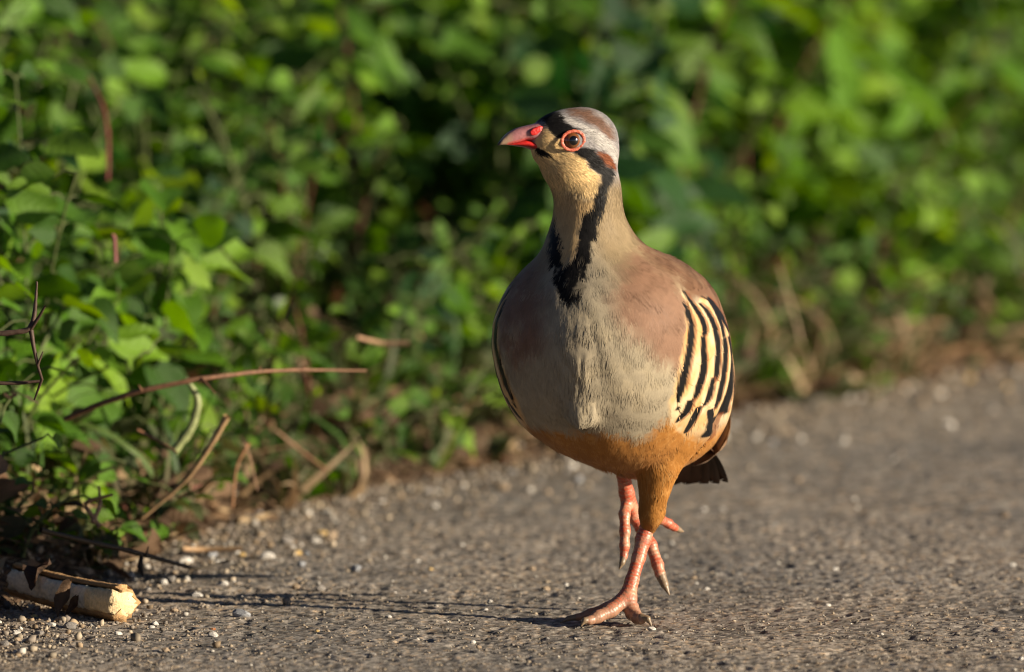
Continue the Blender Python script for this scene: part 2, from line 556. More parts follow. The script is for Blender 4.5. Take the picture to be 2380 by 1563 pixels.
    while cnt < 60:
        y = -.2 + 2.0 * random.random() ** 1.2; x = random.uniform(-.3, .55)
        if verge_s(x, y)[0] > -.2: continue
        kd = random.choice(["white", "tan", "grey", "white"])
        _r = random.uniform(.0014, .0030); pebble(x, y, _r, kd, ("tiny " if _r < .002 else "") + nm[kd] + " scattered on the open asphalt", nm[kd] + "s on the asphalt"); cnt += 1
    # grit, too fine to count
    NG = 30000
    y = -.24 + 2.1 * rng.random(NG * 4) ** 1.35
    x = -.42 + 1.05 * rng.random(NG * 4)
    s = verge_s(x, y)
    pk = np.where(s > .06, 0, np.where(s > -.03, 1.0, .18 + .82 * np.exp((s + .03) / .06)))
    ok = rng.random(NG * 4) < pk
    x, y, s = x[ok][:NG], y[ok][:NG], s[ok][:NG]
    n = len(x)
    tet = np.array([(1, 0, -.3), (-.4, .9, -.3), (-.6, -.8, -.3), (.1, .1, .8), (.7, .7, .2), (-.7, .1, .35)])
    tf = np.array([(0, 4, 3), (4, 1, 3), (1, 5, 3), (5, 2, 3), (2, 0, 3), (0, 1, 4), (1, 2, 5), (0, 2, 1)])
    sz = np.exp(rng.normal(math.log(.00072), .40, n)).clip(.0004, .0024)
    a = rng.random(n) * 6.28
    jit = 1 + .5 * (rng.random((n, 6, 3)) - .5)
    V = tet[None] * jit
    ca, sa = np.cos(a)[:, None], np.sin(a)[:, None]
    V = np.stack([V[..., 0] * ca - V[..., 1] * sa, V[..., 0] * sa + V[..., 1] * ca, V[..., 2] * .75], -1) * sz[:, None, None]
    zb = np.where(s > .03, bank_h(x, y), .0006)
    V += np.stack([x, y, zb], 1)[:, None]
    F = (np.arange(n)[:, None, None] * 6 + tf[None]).reshape(-1, 3)
    tone = rng.random(n)
    base = np.where((tone < .06)[:, None], np.array([.42, .39, .34]), np.where((tone < .45)[:, None], np.array([.30, .24, .17]), np.where((tone < .8)[:, None], np.array([.20, .17, .14]), np.array([.08, .07, .06]))))
    base = base * (.7 + .6 * rng.random((n, 1)))
    o = mesh_obj("grit", V.reshape(-1, 3), F, vcol_material("grit", .8, .3), None, np.repeat(base[:, None], 6, 1).reshape(-1, 3), smooth=False)
    tag(o, "loose sandy grit scattered over the asphalt and along its edge", "grit", kind="stuff")
build_stones()

def build_gravel():
    n0 = 4600
    y = -.2 + 2.3 * rng.random(n0 * 10) ** 1.2; x = -.42 + 1.1 * rng.random(n0 * 10); s = verge_s(x, y)
    ok = rng.random(len(s)) < np.where(s > .05, 0, np.where(s > -.035, 1, np.exp((s + .035) / .035)))
    x, y, s = x[ok][:n0], y[ok][:n0], s[ok][:n0]; n = len(x)
    v0, f0 = stone_shape(900, 0, .7, .4)
    sz = np.exp(rng.normal(math.log(.00145), .42, n)).clip(.0007, .0038)
    a = rng.random(n) * 6.28
    V = v0[None] * (1 + .45 * (rng.random((n, len(v0), 3)) - .5))
    ca, sa = np.cos(a)[:, None], np.sin(a)[:, None]
    V = np.stack([V[..., 0] * ca - V[..., 1] * sa, V[..., 0] * sa + V[..., 1] * ca, V[..., 2]], -1) * sz[:, None, None]
    V += np.stack([x, y, np.where(s > .03, bank_h(x, y), 0) - .0003], 1)[:, None]
    F = (np.arange(n)[:, None, None] * len(v0) + f0[None]).reshape(-1, 3)
    pal = np.array([(.52, .48, .42), (.40, .33, .24), (.30, .25, .20), (.24, .20, .165), (.44, .36, .26), (.33, .24, .15)])
    c = pal[rng.integers(0, 6, n)] * (.45 + .6 * rng.random((n, 1)))
    o = mesh_obj("gravel", V.reshape(-1, 3), F, vcol_material("gravel", .75, .3), None, np.repeat(c[:, None], len(v0), 1).reshape(-1, 3), smooth=False)
    tag(o, "pale loose gravel strip between the asphalt and the litter", "gravel", kind="stuff")
build_gravel()

# ------------------------------------------------------------------ plants
def leaf_material(name, c0, c1, c2, transl=.35, rough=.45, spot=.0):
    m = bpy.data.materials.new(name); m.use_nodes = True
    nt = m.node_tree; b = nt.nodes["Principled BSDF"]; out = nt.nodes["Material Output"]
    oi = N(nt, "ShaderNodeObjectInfo"); at_ = N(nt, "ShaderNodeAttribute", attribute_name="Col")
    cr = N(nt, "ShaderNodeValToRGB")
    cr.color_ramp.elements[0].color = (*c0, 1); cr.color_ramp.elements[1].color = (*c2, 1); cr.color_ramp.elements[0].position = .05; cr.color_ramp.elements[1].position = .95
    e = cr.color_ramp.elements.new(.55); e.color = (*c1, 1)
    nt.links.new(oi.outputs["Random"], cr.inputs[0])
    tc = N(nt, "ShaderNodeTexCoord"); ad = N(nt, "ShaderNodeVectorMath", operation='ADD')
    no = N(nt, "ShaderNodeTexNoise"); no.inputs["Scale"].default_value = 90; no.inputs["Detail"].default_value = 4
    nt.links.new(tc.outputs["Object"], ad.inputs[0]); nt.links.new(oi.outputs["Random"], ad.inputs[1]); nt.links.new(ad.outputs[0], no.inputs["Vector"])
    mr = N(nt, "ShaderNodeMapRange"); mr.inputs["From Min"].default_value = .3; mr.inputs["From Max"].default_value = .7; mr.inputs["To Min"].default_value = .72; mr.inputs["To Max"].default_value = 1.25
    nt.links.new(no.outputs[0], mr.inputs[0])
    mx = N(nt, "ShaderNodeMix", data_type='RGBA', blend_type='MULTIPLY'); mx.inputs["Factor"].default_value = 1
    nt.links.new(cr.outputs[0], mx.inputs["A"]); nt.links.new(mr.outputs[0], mx.inputs["B"])
    mv = N(nt, "ShaderNodeMix", data_type='RGBA', blend_type='MULTIPLY'); mv.inputs["Factor"].default_value = 1
    nt.links.new(mx.outputs["Result"], mv.inputs["A"]); nt.links.new(at_.outputs["Color"], mv.inputs["B"])
    src = mv.outputs["Result"]
    if spot:
        n2 = N(nt, "ShaderNodeTexNoise"); n2.inputs["Scale"].default_value = 55; n2.inputs["Detail"].default_value = 2
        nt.links.new(ad.outputs[0], n2.inputs["Vector"])
        r2 = N(nt, "ShaderNodeMapRange"); r2.inputs["From Min"].default_value = .64; r2.inputs["From Max"].default_value = .70; r2.inputs["To Max"].default_value = spot
        nt.links.new(n2.outputs[0], r2.inputs[0])
        ms = N(nt, "ShaderNodeMix", data_type='RGBA'); nt.links.new(r2.outputs[0], ms.inputs["Factor"]); nt.links.new(src, ms.inputs["A"]); ms.inputs["B"].default_value = (.13, .065, .03, 1)
        src = ms.outputs["Result"]
    nt.links.new(src, b.inputs["Base Color"])
    b.inputs["Roughness"].default_value = rough; b.inputs["Specular IOR Level"].default_value = .4
    bp = N(nt, "ShaderNodeBump"); bp.inputs["Distance"].default_value = .0012; bp.inputs["Strength"].default_value = .5
    nt.links.new(no.outputs[0], bp.inputs["Height"]); nt.links.new(bp.outputs[0], b.inputs["Normal"])
    sx_ = N(nt, "ShaderNodeSeparateXYZ"); nt.links.new(tc.outputs["Object"], sx_.inputs[0])
    ab = N(nt, "ShaderNodeMath", operation='ABSOLUTE'); nt.links.new(sx_.outputs["X"], ab.inputs[0])
    ml_ = N(nt, "ShaderNodeMath", operation='MULTIPLY_ADD'); nt.links.new(ab.outputs[0], ml_.inputs[0]); ml_.inputs[1].default_value = -.75; nt.links.new(sx_.outputs["Y"], ml_.inputs[2])
    m2_ = N(nt, "ShaderNodeMath", operation='MULTIPLY'); nt.links.new(ml_.outputs[0], m2_.inputs[0]); m2_.inputs[1].default_value = 46
    sn_ = N(nt, "ShaderNodeMath", operation='SINE'); nt.links.new(m2_.outputs[0], sn_.inputs[0])
    ad_ = N(nt, "ShaderNodeMath", operation='MULTIPLY_ADD'); nt.links.new(sn_.outputs[0], ad_.inputs[0]); ad_.inputs[1].default_value = .35; nt.links.new(no.outputs[0], ad_.inputs[2])
    nt.links.new(ad_.outputs[0], bp.inputs["Height"])
    if transl:
        tr = N(nt, "ShaderNodeBsdfTranslucent")
        hs = N(nt, "ShaderNodeHueSaturation"); hs.inputs["Hue"].default_value = .485; hs.inputs["Saturation"].default_value = 1.15; hs.inputs["Value"].default_value = 1.7
        nt.links.new(src, hs.inputs["Color"]); nt.links.new(hs.outputs[0], tr.inputs["Color"])
        ms = N(nt, "ShaderNodeMixShader"); ms.inputs[0].default_value = transl
        nt.links.new(b.outputs[0], ms.inputs[1]); nt.links.new(tr.outputs[0], ms.inputs[2]); nt.links.new(ms.outputs[0], out.inputs["Surface"])
    return m

def leaf_arrays(kind, seed, nu=5, nv=8):
    """unit-length leaf along +Y, face up +Z; returns verts, faces, colours"""
    r = np.random.default_rng(seed)
    droop = r.uniform(.10, .55); fold = r.uniform(.10, .45); rip = r.uniform(.015, .05); tw = r.uniform(-.5, .5); curl = r.uniform(-.25, .25)
    V, C = [], []
    for i in range(nv):
        s = i / (nv - 1)
        if kind == "heart":
            w = .46 * (math.sin(math.pi * min(1, (s * .93 + .07)) ** .62) ** .85) * (1 - .12 * s)
        elif kind == "ovate":
            w = .34 * math.sin(math.pi * (s * .96 + .03) ** .72) ** .9
        elif kind == "lance":
            w = .19 * math.sin(math.pi * (s * .96 + .03) ** .8) ** .85
        else:
            w = .42 * math.sin(math.pi * (s * .95 + .04) ** .85) ** .65
        if i == nv - 1: w = .012
        for j in range(nu):
            u = j / (nu - 1) * 2 - 1
            x = u * w
            back = -.10 * abs(u) ** 1.5 * (1 - s) ** 2 * (1 if kind == "heart" else .3)
            y = s + back
            z = fold * abs(x) - droop * s * s * .6 + rip * math.sin(9 * s + 3 * u + seed) * abs(u) + curl * x * x * 3
            a = tw * s
            x2 = x * math.cos(a) - z * math.sin(a) * .6; z2 = z + x * math.sin(a)
            V.append((x2, y, z2))
            vein = math.exp(-(u / .16) ** 2)
            sv = .5 + .5 * math.sin(s * 22 - abs(u) * 5)
            k = .90 + .22 * vein + .10 * sv
            C.append((k * (1 + .12 * vein), k, k * (1 + .05 * vein)))
    idx = np.arange(nu * nv).reshape(nv, nu)
    F = np.stack([idx[:-1, :-1], idx[:-1, 1:], idx[1:, 1:], idx[1:, :-1]], -1).reshape(-1, 4)
    return np.array(V), F, np.array(C)

def mesh_data(name, V, F, C, mat):
    o = mesh_obj(name, V, F, mat, None, C)
    me = o.data
    bpy.data.objects.remove(o)
    return me

LM = {"green": leaf_material("leaf_green", (.028, .080, .008), (.064, .158, .013), (.120, .220, .022), spot=.5),
      "deep": leaf_material("leaf_deep", (.010, .042, .010), (.020, .070, .016), (.036, .095, .024)),
      "lime": leaf_material("leaf_lime", (.075, .185, .010), (.130, .265, .014), (.180, .300, .024)),
      "tired": leaf_material("leaf_tired", (.045, .070, .020), (.075, .090, .030), (.105, .090, .040), .25, .6, .8),
      "dead": leaf_material("leaf_dead", (.060, .032, .016), (.115, .066, .034), (.200, .125, .070), .15, .8),
      "straw": leaf_material("straw", (.160, .100, .050), (.260, .175, .090), (.350, .250, .145), .12, .6),
      "blade": leaf_material("grass_blade", (.030, .075, .012), (.055, .120, .020), (.105, .155, .036), .35, .45)}
LEAVES = {}
for kd in ("heart", "ovate", "lance", "round"):
    for mt in LM:
        if mt in ("straw", "blade"): continue
        LEAVES[(kd, mt)] = [mesh_data("leaf", *leaf_arrays(kd, 300 + k * 7 + len(kd)), LM[mt]) for k in range(5)]

def tube(pts, rad, nseg=6, col=(.1, .06, .03), jag=0.0, cap=True):
    pts = np.asarray(pts, float); n = len(pts)
    V = []
    for i in range(n):
        t = pts[min(i + 1, n - 1)] - pts[max(i - 1, 0)]; t /= np.linalg.norm(t) + 1e-9
        a = np.cross(t, [0.13, 0.2, 1.0]); a /= np.linalg.norm(a) + 1e-9
        b = np.cross(t, a)
        for j in range(nseg):
            al = 2 * math.pi * j / nseg
            rr = rad[i] * (1 + jag * (random.random() - .5))
            V.append(pts[i] + (a * math.cos(al) + b * math.sin(al)) * rr)
    F = [(i * nseg + j, i * nseg + (j + 1) % nseg, (i + 1) * nseg + (j + 1) % nseg, (i + 1) * nseg + j) for i in range(n - 1) for j in range(nseg)]
    C = np.tile(np.array(col, float), (len(V), 1)) * (1 + .3 * (rng.random((len(V), 1)) - .5))
    return np.array(V), np.array(F), C

def bezier(p0, p1, p2, n):
    t = np.linspace(0, 1, n)[:, None]
    return (1 - t) ** 2 * np.asarray(p0, float) + 2 * t * (1 - t) * np.asarray(p1, float) + t * t * np.asarray(p2, float)

M_STEM = vcol_material("stem", .6, .3, 300, .4, .001, .3)
LIGHT = Vector((.62, -.42, .66)).normalized()

def leaf_matrix(pos, fwd, nrm, L, wscale=1.0):
    f = Vector(fwd).normalized(); n = Vector(nrm)
    n = (n - f * n.dot(f)).normalized()
    x = f.cross(n)
    M = Matrix(((x.x * L * wscale, f.x * L, n.x * L, pos[0]), (x.y * L * wscale, f.y * L, n.y * L, pos[1]), (x.z * L * wscale, f.z * L, n.z * L, pos[2]), (0, 0, 0, 1)))
    return M

def put_leaf(parent, base, pos, fwd, nrm, L, kd, mt, name="leaf"):
    me = random.choice(LEAVES[(kd, mt)])
    o = bpy.data.objects.new(name, me); COL.objects.link(o)
    o.parent = parent
    M = leaf_matrix(pos, fwd, nrm, L, random.uniform(.85, 1.15))
    M.translation = Vector(pos) - Vector(base)
    o.matrix_local = M
    return o

def weed(x, y, H, kd, Lr, mats, label, cat, group, nst=3, step=.03, spread=.6, stemcol=(.10, .12, .04)):
    z0 = bank_h(x, y)[0]
    base = np.array([x, y, z0 - .004])
    root = empty("leafy_weed", base); tag(root, label, cat, group)
    VV, FF, CC = [], [], []; nv = 0
    for k in range(nst):
        az = random.uniform(0, 6.28)
        lean = np.array([math.cos(az), math.sin(az), 0]) * spread * random.uniform(.3, 1) + np.array([.25, -.12, 0]) * spread
        h = H * random.uniform(.6, 1.05)
        p0 = base + np.array([random.uniform(-.01, .01), random.uniform(-.01, .01), 0])
        p2 = p0 + lean * h + np.array([0, 0, h])
        p1 = p0 + np.array([0, 0, h * .65]) + lean * h * .15
        m = max(6, int(h / step) + 3)
        path = bezier(p0, p1, p2, m)
        r0 = random.uniform(.0012, .0022)
        v, f, c = tube(path, np.linspace(r0, r0 * .5, m), 5, stemcol if random.random() < .86 else (.16, .06, .04))
        VV.append(v); FF.append(f + nv); CC.append(c); nv += len(v)
        ph = random.uniform(0, 6.28)
        for i in range(1, m):
            ph += 2.4 + random.uniform(-.4, .4)
            for rep in range(1 if random.random() < .6 else 2):
                d = np.array([math.cos(ph + rep * 3.1), math.sin(ph + rep * 3.1), random.uniform(-.15, .5)])
                pl = random.uniform(.008, .025)
                lp = path[i] + d * pl
                v, f, c = tube(np.stack([path[i], path[i] + d * pl * .5 + np.array([0, 0, .003]), lp]), [.0008, .0007, .0006], 4, stemcol)
                VV.append(v); FF.append(f + nv); CC.append(c); nv += len(v)
                nrm = Vector(LIGHT) + Vector((random.gauss(0, .45), random.gauss(0, .45), random.gauss(.1, .35)))
                fw = Vector(d) + Vector((random.gauss(0, .2), random.gauss(0, .2), random.uniform(-.7, .1)))
                put_leaf(root, base, lp, fw, nrm, random.uniform(*Lr) * (1 if i < m - 2 else .75), kd, random.choice(mats))
    mesh_obj("stem", np.concatenate(VV) - base, np.concatenate(FF), M_STEM, root, np.concatenate(CC))
    return root

def blade_arrays(seed, n=7):
    r = np.random.default_rng(seed)
    bend = r.uniform(.15, 1.1); V, C = [], []
    for i in range(n):
        s = i / (n - 1); w = .018 * (1 - s ** 2.2) + .0008
        a = bend * s * s
        y = math.sin(a) * s; z = math.cos(a) * s
        for u in (-1, 0, 1):
            V.append((u * w, y, z - .25 * w * abs(u))); C.append((.95 + .1 * (u == 0),) * 3)
    idx = np.arange(3 * n).reshape(n, 3)
    F = np.stack([idx[:-1, :-1], idx[:-1, 1:], idx[1:, 1:], idx[1:, :-1]], -1).reshape(-1, 4)
    return np.array(V), F, np.array(C)
BLADES = {mt: [mesh_data("blade", *blade_arrays(500 + k), LM[mt]) for k in range(6)] for mt in ("blade", "straw", "tired")}

def grass_tuft(x, y, H, mats, n, label, cat, group, name="grass_tuft", spread=.6):
    z0 = bank_h(x, y)[0] if verge_s(x, y)[0] > .0 else .0
    base = np.array([x, y, z0 - .003])
    root = empty(name, base); tag(root, label, cat, group)
    for k in range(n):
        o = bpy.data.objects.new("blade", random.choice(BLADES[random.choice(mats)])); COL.objects.link(o)
        o.parent = root
        L = H * random.uniform(.5, 1.1)
        o.location = (random.gauss(0, .008), random.gauss(0, .008), 0)
        o.rotation_euler = (random.gauss(0, .30) * spread, random.gauss(0, .30) * spread, random.uniform(0, 6.28))
        o.scale = (random.uniform(.09, .2), L, L)
    return root

def view_x(x, y): return x / (1 + y / 5.0)

def build_plants():
    # green bank ------------------------------------------------
    spots = []
    def scatter(n, smin_, smax_, md0, md1, ymax=3.0):
        got = tries = 0
        mine = []
        while got < n and tries < 40000:
            tries += 1
            y = random.uniform(-.25, ymax); x = random.uniform(-.75, .95)
            s = verge_s(x, y)[0]
            if s < smin_ or s > smax_: continue
            ex = view_x(x, y)
            if ex < -.39 or ex > .39: continue
            if x < -.15 and y < .19: continue
            md = md0 + md1 * s
            if any((x - a) ** 2 + (y - b) ** 2 < md * md for a, b, _ in mine): continue
            mine.append((x, y, s)); got += 1
        return mine
    for x, y, s in scatter(125, .09, 1.05, .062, .055):
        H = .07 + .20 * min(1, s / .38) * random.uniform(.65, 1.15)
        t = random.random()
        right = view_x(x, y) > .12
        tint = random.choice(["green", "green", "green", "deep", "lime", "lime", "green"])
        mats = {"green": ["green", "green", "lime"], "deep": ["deep", "deep", "green"], "lime": ["lime", "green", "lime"]}[tint]
        tw = {"green": "mid-green", "deep": "dark green", "lime": "yellow-green"}[tint]
        hw = "tall" if H > .22 else "low"
        wh = where(x, y)
        if t < .42:
            weed(x, y, H, "heart", (.020, .042), mats, f"{hw} {tw} weed with broad heart-shaped leaves {wh}", "weed", "broad-leaved weeds on the bank", 4, .029, .6)
        elif t < .72:
            weed(x, y, H, "ovate", (.015, .032), mats, f"{hw} {tw} weed with oval pointed leaves {wh}", "weed", "oval-leaved weeds on the bank", 4, .025, .6)
        elif t < .86:
            weed(x, y, H, "round", (.015, .028), mats, f"{hw} {tw} weed with small round leaves {wh}", "weed", "round-leaved weeds on the bank", 4, .024, .7)
        else:
            weed(x, y, H * 1.1, "lance", (.040, .080), mats, f"{hw} {tw} weed with long narrow leaves {wh}", "weed", "narrow-leaved weeds on the bank", 3, .030, .45)
    for x, y, H, kd, L, mats, lb in [(.205, 2.02, .30, "lance", (.08, .13), ["lime"], "tall bright lime weed with hanging narrow leaves behind the partridge's neck"),
                                  (.42, 2.45, .34, "lance", (.08, .14), ["lime", "green"], "tall lime weed with long leaves beside the far dry husk"),
                                  (.27, 2.40, .36, "lance", (.08, .13), ["lime", "green"], "tallest lime weed with long leaves on the far bank crest"),
                                  (-.02, 1.95, .34, "heart", (.04, .06), ["lime", "green"], "bright heart-leaved weed above the dark hollow"),
                                  (.315, 2.16, .26, "lance", (.07, .11), ["lime"], "bright lime weed with clustered upright leaves on the far bank"),
                                  (.120, 1.66, .33, "heart", (.04, .06), ["green", "deep"], "tall dense broad-leaved weed straight behind the partridge's shoulders"),  # this weed and the next two are added to keep sun off the hollow
                                  (.075, 1.50, .32, "heart", (.04, .06), ["green", "deep"], "tall broad-leaved weed added to shade the hollow behind the partridge"),
                                  (.020, 1.36, .26, "ovate", (.04, .06), ["deep", "green"], "tall dark oval-leaved weed beside the partridge's breast"),
                                  (-.070, 1.75, .28, "heart", (.055, .080), ["green"], "weed with very large pale leaves beyond the dark hollow"),
                                  (-.255, .62, .24, "heart", (.034, .052), ["green", "lime"], "bushy weed arching over the reddish cane"),
                                  (-.33, .50, .28, "ovate", (.030, .050), ["green", "green", "lime"], "bushy oval-leaved weed topping the bank above the forked twig")]:
        weed(x, y, H, kd, L, mats, lb, "weed", None, 4, .034, .5)
    for x, y, s in scatter(60, .012, .15, .045, .1, 2.6):
        H = random.uniform(.025, .07) + .25 * max(0, s - .04)
        wh = where(x, y)
        if random.random() < .6:
            weed(x, y, H, "ovate", (.012, .028), ["green", "tired", "dead", "lime", "tired"], f"small-leaved weed at the litter's edge {wh}", "weed", "small weeds at the foot of the bank", 3, .019, 1.1)
        else:
            weed(x, y, H, "round", (.013, .026), ["green", "lime", "tired"], f"low round-leaved weed at the litter's edge {wh}", "weed", "round-leaved weeds at the foot of the bank", 3, .020, 1.1)
    # undergrowth behind and between them: one mass nobody could count
    NL = 9000
    x = rng.uniform(-1.6, 1.6, NL * 3); y = rng.uniform(-.5, 4.2, NL * 3)
    s = verge_s(x, y)
    ok = (s > .06) & (s < 1.7)
    x, y, s = x[ok][:NL], y[ok][:NL], s[ok][:NL]
    z = bank_h(x, y, s) + rng.random(len(x)) * (.02 + .11 * np.clip(s / .5, 0, 1)) * rng.random(len(x)) ** .3
    protos = [leaf_arrays(k, 700 + i, 3, 5) for i, k in enumerate(("heart", "ovate", "round", "ovate"))]
    Vs, Fs, Cs = [], [], []; nv = 0
    pick = rng.integers(0, 4, len(x))
    for k in range(4):
        m = pick == k
        n = m.sum()
        v0, f0, c0 = protos[k]
        az = rng.random(n) * 6.283; pit = rng.normal(-.2, .5, n); L = rng.uniform(.010, .030, n)
        f = np.stack([np.cos(az) * np.cos(pit), np.sin(az) * np.cos(pit), np.sin(pit)], 1)
        nr = np.array(LIGHT)[None] + rng.normal(0, .5, (n, 3))
        nr -= f * np.sum(nr * f, 1, keepdims=True); nr /= np.linalg.norm(nr, axis=1, keepdims=True)
        sx = np.cross(f, nr)
        V = (v0[None, :, 0:1] * sx[:, None] + v0[None, :, 1:2] * f[:, None] + v0[None, :, 2:3] * nr[:, None]) * L[:, None, None] + np.stack([x[m], y[m], z[m]], 1)[:, None]
        tone = rng.random((n, 1, 1))
        base = np.array([.020, .055, .008]) * (1 - tone) + np.array([.070, .150, .020]) * tone
        brown = (rng.random((n, 1, 1)) < np.clip(.35 - s[m][:, None, None] * 1.2, .04, .3))
        base = np.where(brown, np.array([.14, .085, .045]) * (.5 + tone), base)
        C = c0[None] * base
        Vs.append(V.reshape(-1, 3)); Cs.append(np.broadcast_to(C, V.shape).reshape(-1, 3)); Fs.append((f0[None] + (np.arange(n) * len(v0))[:, None, None]).reshape(-1, 4) + nv)
        nv += n * len(v0)
    m = leaf_material("undergrowth_leaf", (1, 1, 1), (1, 1, 1), (1, 1, 1), .3)
    o = mesh_obj("undergrowth", np.concatenate(Vs), np.concatenate(Fs), m, None, np.concatenate(Cs))
    tag(o, "dense mass of small green leaves filling the bank between the weeds", "undergrowth", kind="stuff")
    # grass tufts -----------------------------------------------
    cnt = 0
    while cnt < 125:
        y = random.uniform(-.1, 2.6); x = random.uniform(-.5, .8); s = verge_s(x, y)[0]
        if (x < -.15 and y < .19) or s < .0 or s > .45 or abs(view_x(x, y)) > .36 or (s > .16 and random.random() < .7): continue
        if s < .16 and random.random() < .68:
            grass_tuft(x, y, random.uniform(.04, .09), ["straw", "straw", "tired"], 9, "withered straw-coloured grass tuft in litter " + where(x, y), "grass", "withered tufts along the road edge", "dry_grass_tuft", 1.6)
        else:
            grass_tuft(x, y, random.uniform(.06, .16), ["blade", "blade", "tired"], 8, "thin green grass tuft between weeds " + where(x, y), "grass", "green grass tufts on the bank", "grass_tuft", 1.0)
        cnt += 1
    cnt = 0
    while cnt < 64:
        y = random.uniform(1.15, 2.7); x = random.uniform(.05, .85); s = verge_s(x, y)[0]
        if s < .005 or s > .16 or view_x(x, y) > .37: continue
        grass_tuft(x, y, random.uniform(.06, .14), ["straw", "straw", "tired", "blade"], 9, "straw-coloured dry grass tuft at the far road edge " + where(x, y), "grass", "dry grass along the far road edge", "dry_grass_tuft", 2.2); cnt += 1
    # litter ------------------------------------------------------
    cnt = 0
    while cnt < 170:
        y = random.uniform(-.15, 2.4); x = random.uniform(-.42, .75); s = verge_s(x, y)[0]
        if s < -.015 or s > .16 or abs(view_x(x, y)) > .36 or (x < -.15 and y < .19): continue
        me = random.choice(LEAVES[(random.choice(["ovate", "heart", "round", "lance"]), random.choice(["dead", "dead", "tired"]))])
        o = bpy.data.objects.new("dead_leaf", me); COL.objects.link(o)
        L = random.uniform(.014, .034)
        o.location = (x, y, max(bank_h(x, y)[0], 0) + random.uniform(.001, .012)); o.scale = (L, L, L * 1.6)
        o.rotation_euler = (random.gauss(0, .5), random.gauss(0, .5), random.uniform(0, 6.28))
        tag(o, "curled brown dead leaf in the litter " + where(x, y), "dead leaf", "dead leaves along the road edge"); cnt += 1
    NLt = 14000
    x = rng.uniform(-.6, 1.0, NLt * 8); y = rng.uniform(-.3, 2.9, NLt * 8); s = verge_s(x, y)
    ok = (s > -.03) & (s < .34) & (rng.random(len(s)) < np.exp(-np.maximum(s - .07, 0) / .10)) & (rng.random(len(s)) < sstep(-.025, .03, s))
    x, y, s = x[ok][:NLt], y[ok][:NLt], s[ok][:NLt]; n = len(x)
    z = np.maximum(bank_h(x, y, s), 0) + rng.random(n) * .026 * sstep(-.02, .06, s) + .001
    L = rng.uniform(.004, .018, n); wd = np.where(rng.random(n) < .55, L * rng.uniform(.25, .55, n), rng.uniform(.0005, .0012, n)); L = np.where(wd < .0013, L * 1.8, L)
    az = rng.random(n) * 6.283; pit = rng.normal(0, .35, n)
    f = np.stack([np.cos(az) * np.cos(pit), np.sin(az) * np.cos(pit), np.sin(pit)], 1)
    nr = np.array([.2, -.1, 1.0])[None] + rng.normal(0, .5, (n, 3)); nr -= f * np.sum(nr * f, 1, keepdims=True); nr /= np.linalg.norm(nr, axis=1, keepdims=True)
    sx = np.cross(f, nr); P = np.stack([x, y, z], 1)
    cu = rng.uniform(.0, .35, n)
    V = np.stack([P - f * L[:, None] * .5, P + sx * wd[:, None] * .5 + nr * (cu * wd)[:, None], P - sx * wd[:, None] * .5 + nr * (cu * wd)[:, None], P + f * L[:, None] * .5 + nr * (cu * L * .5)[:, None]], 1)
    F = np.arange(n)[:, None] * 4 + np.array([[0, 1, 3, 2]])
    tone = rng.random((n, 1)); c = np.array([.080, .048, .026]) * (1 - tone) + np.array([.27, .170, .095]) * tone
    c = np.where(rng.random((n, 1)) < .24, np.array([.42, .30, .17]), c); c = np.where(rng.random((n, 1)) < .08, np.array([.07, .10, .03]), c)
    o = mesh_obj("litter", V.reshape(-1, 3), F, vcol_material("litter", .85, .2), None, np.repeat(c[:, None], 4, 1).reshape(-1, 3), smooth=False)
    tag(o, "brown litter of leaf crumbs and straw between asphalt and weeds", "litter", kind="stuff")
build_plants()

# ------------------------------------------------------------------ twigs, straws, the split stalk
def rod(name, label, cat, pts, rad, col, group=None, seg=8, jag=.25, mat=None, sub=5, branches=()):
    pts = np.asarray(pts, float)
    t = np.linspace(0, len(pts) - 1, (len(pts) - 1) * sub + 1)
    P = np.stack([np.interp(t, np.arange(len(pts)), pts[:, k]) for k in range(3)], 1)
    for _ in range(2): P[1:-1] = (P[:-2] + 2 * P[1:-1] + P[2:]) / 4
    R = np.interp(t, np.arange(len(pts)), rad) * (1 + .18 * (rng.random(len(t)) - .5))
    base = P[0].copy()
    V, F, C = tube(P, R, seg, col, jag)
    nv = len(V); Vs, Fs, Cs = [V], [F], [C]
    for bp_, br in branches:
        v, f, c = tube(np.asarray(bp_, float), br, 6, col, jag)
        Vs.append(v); Fs.append(f + nv); Cs.append(c); nv += len(v)
    o = mesh_obj(name, np.concatenate(Vs) - base, np.concatenate(Fs), mat or M_STEM, None, np.concatenate(Cs))
    o.location = base
    tag(o, label, cat, group)
    return o

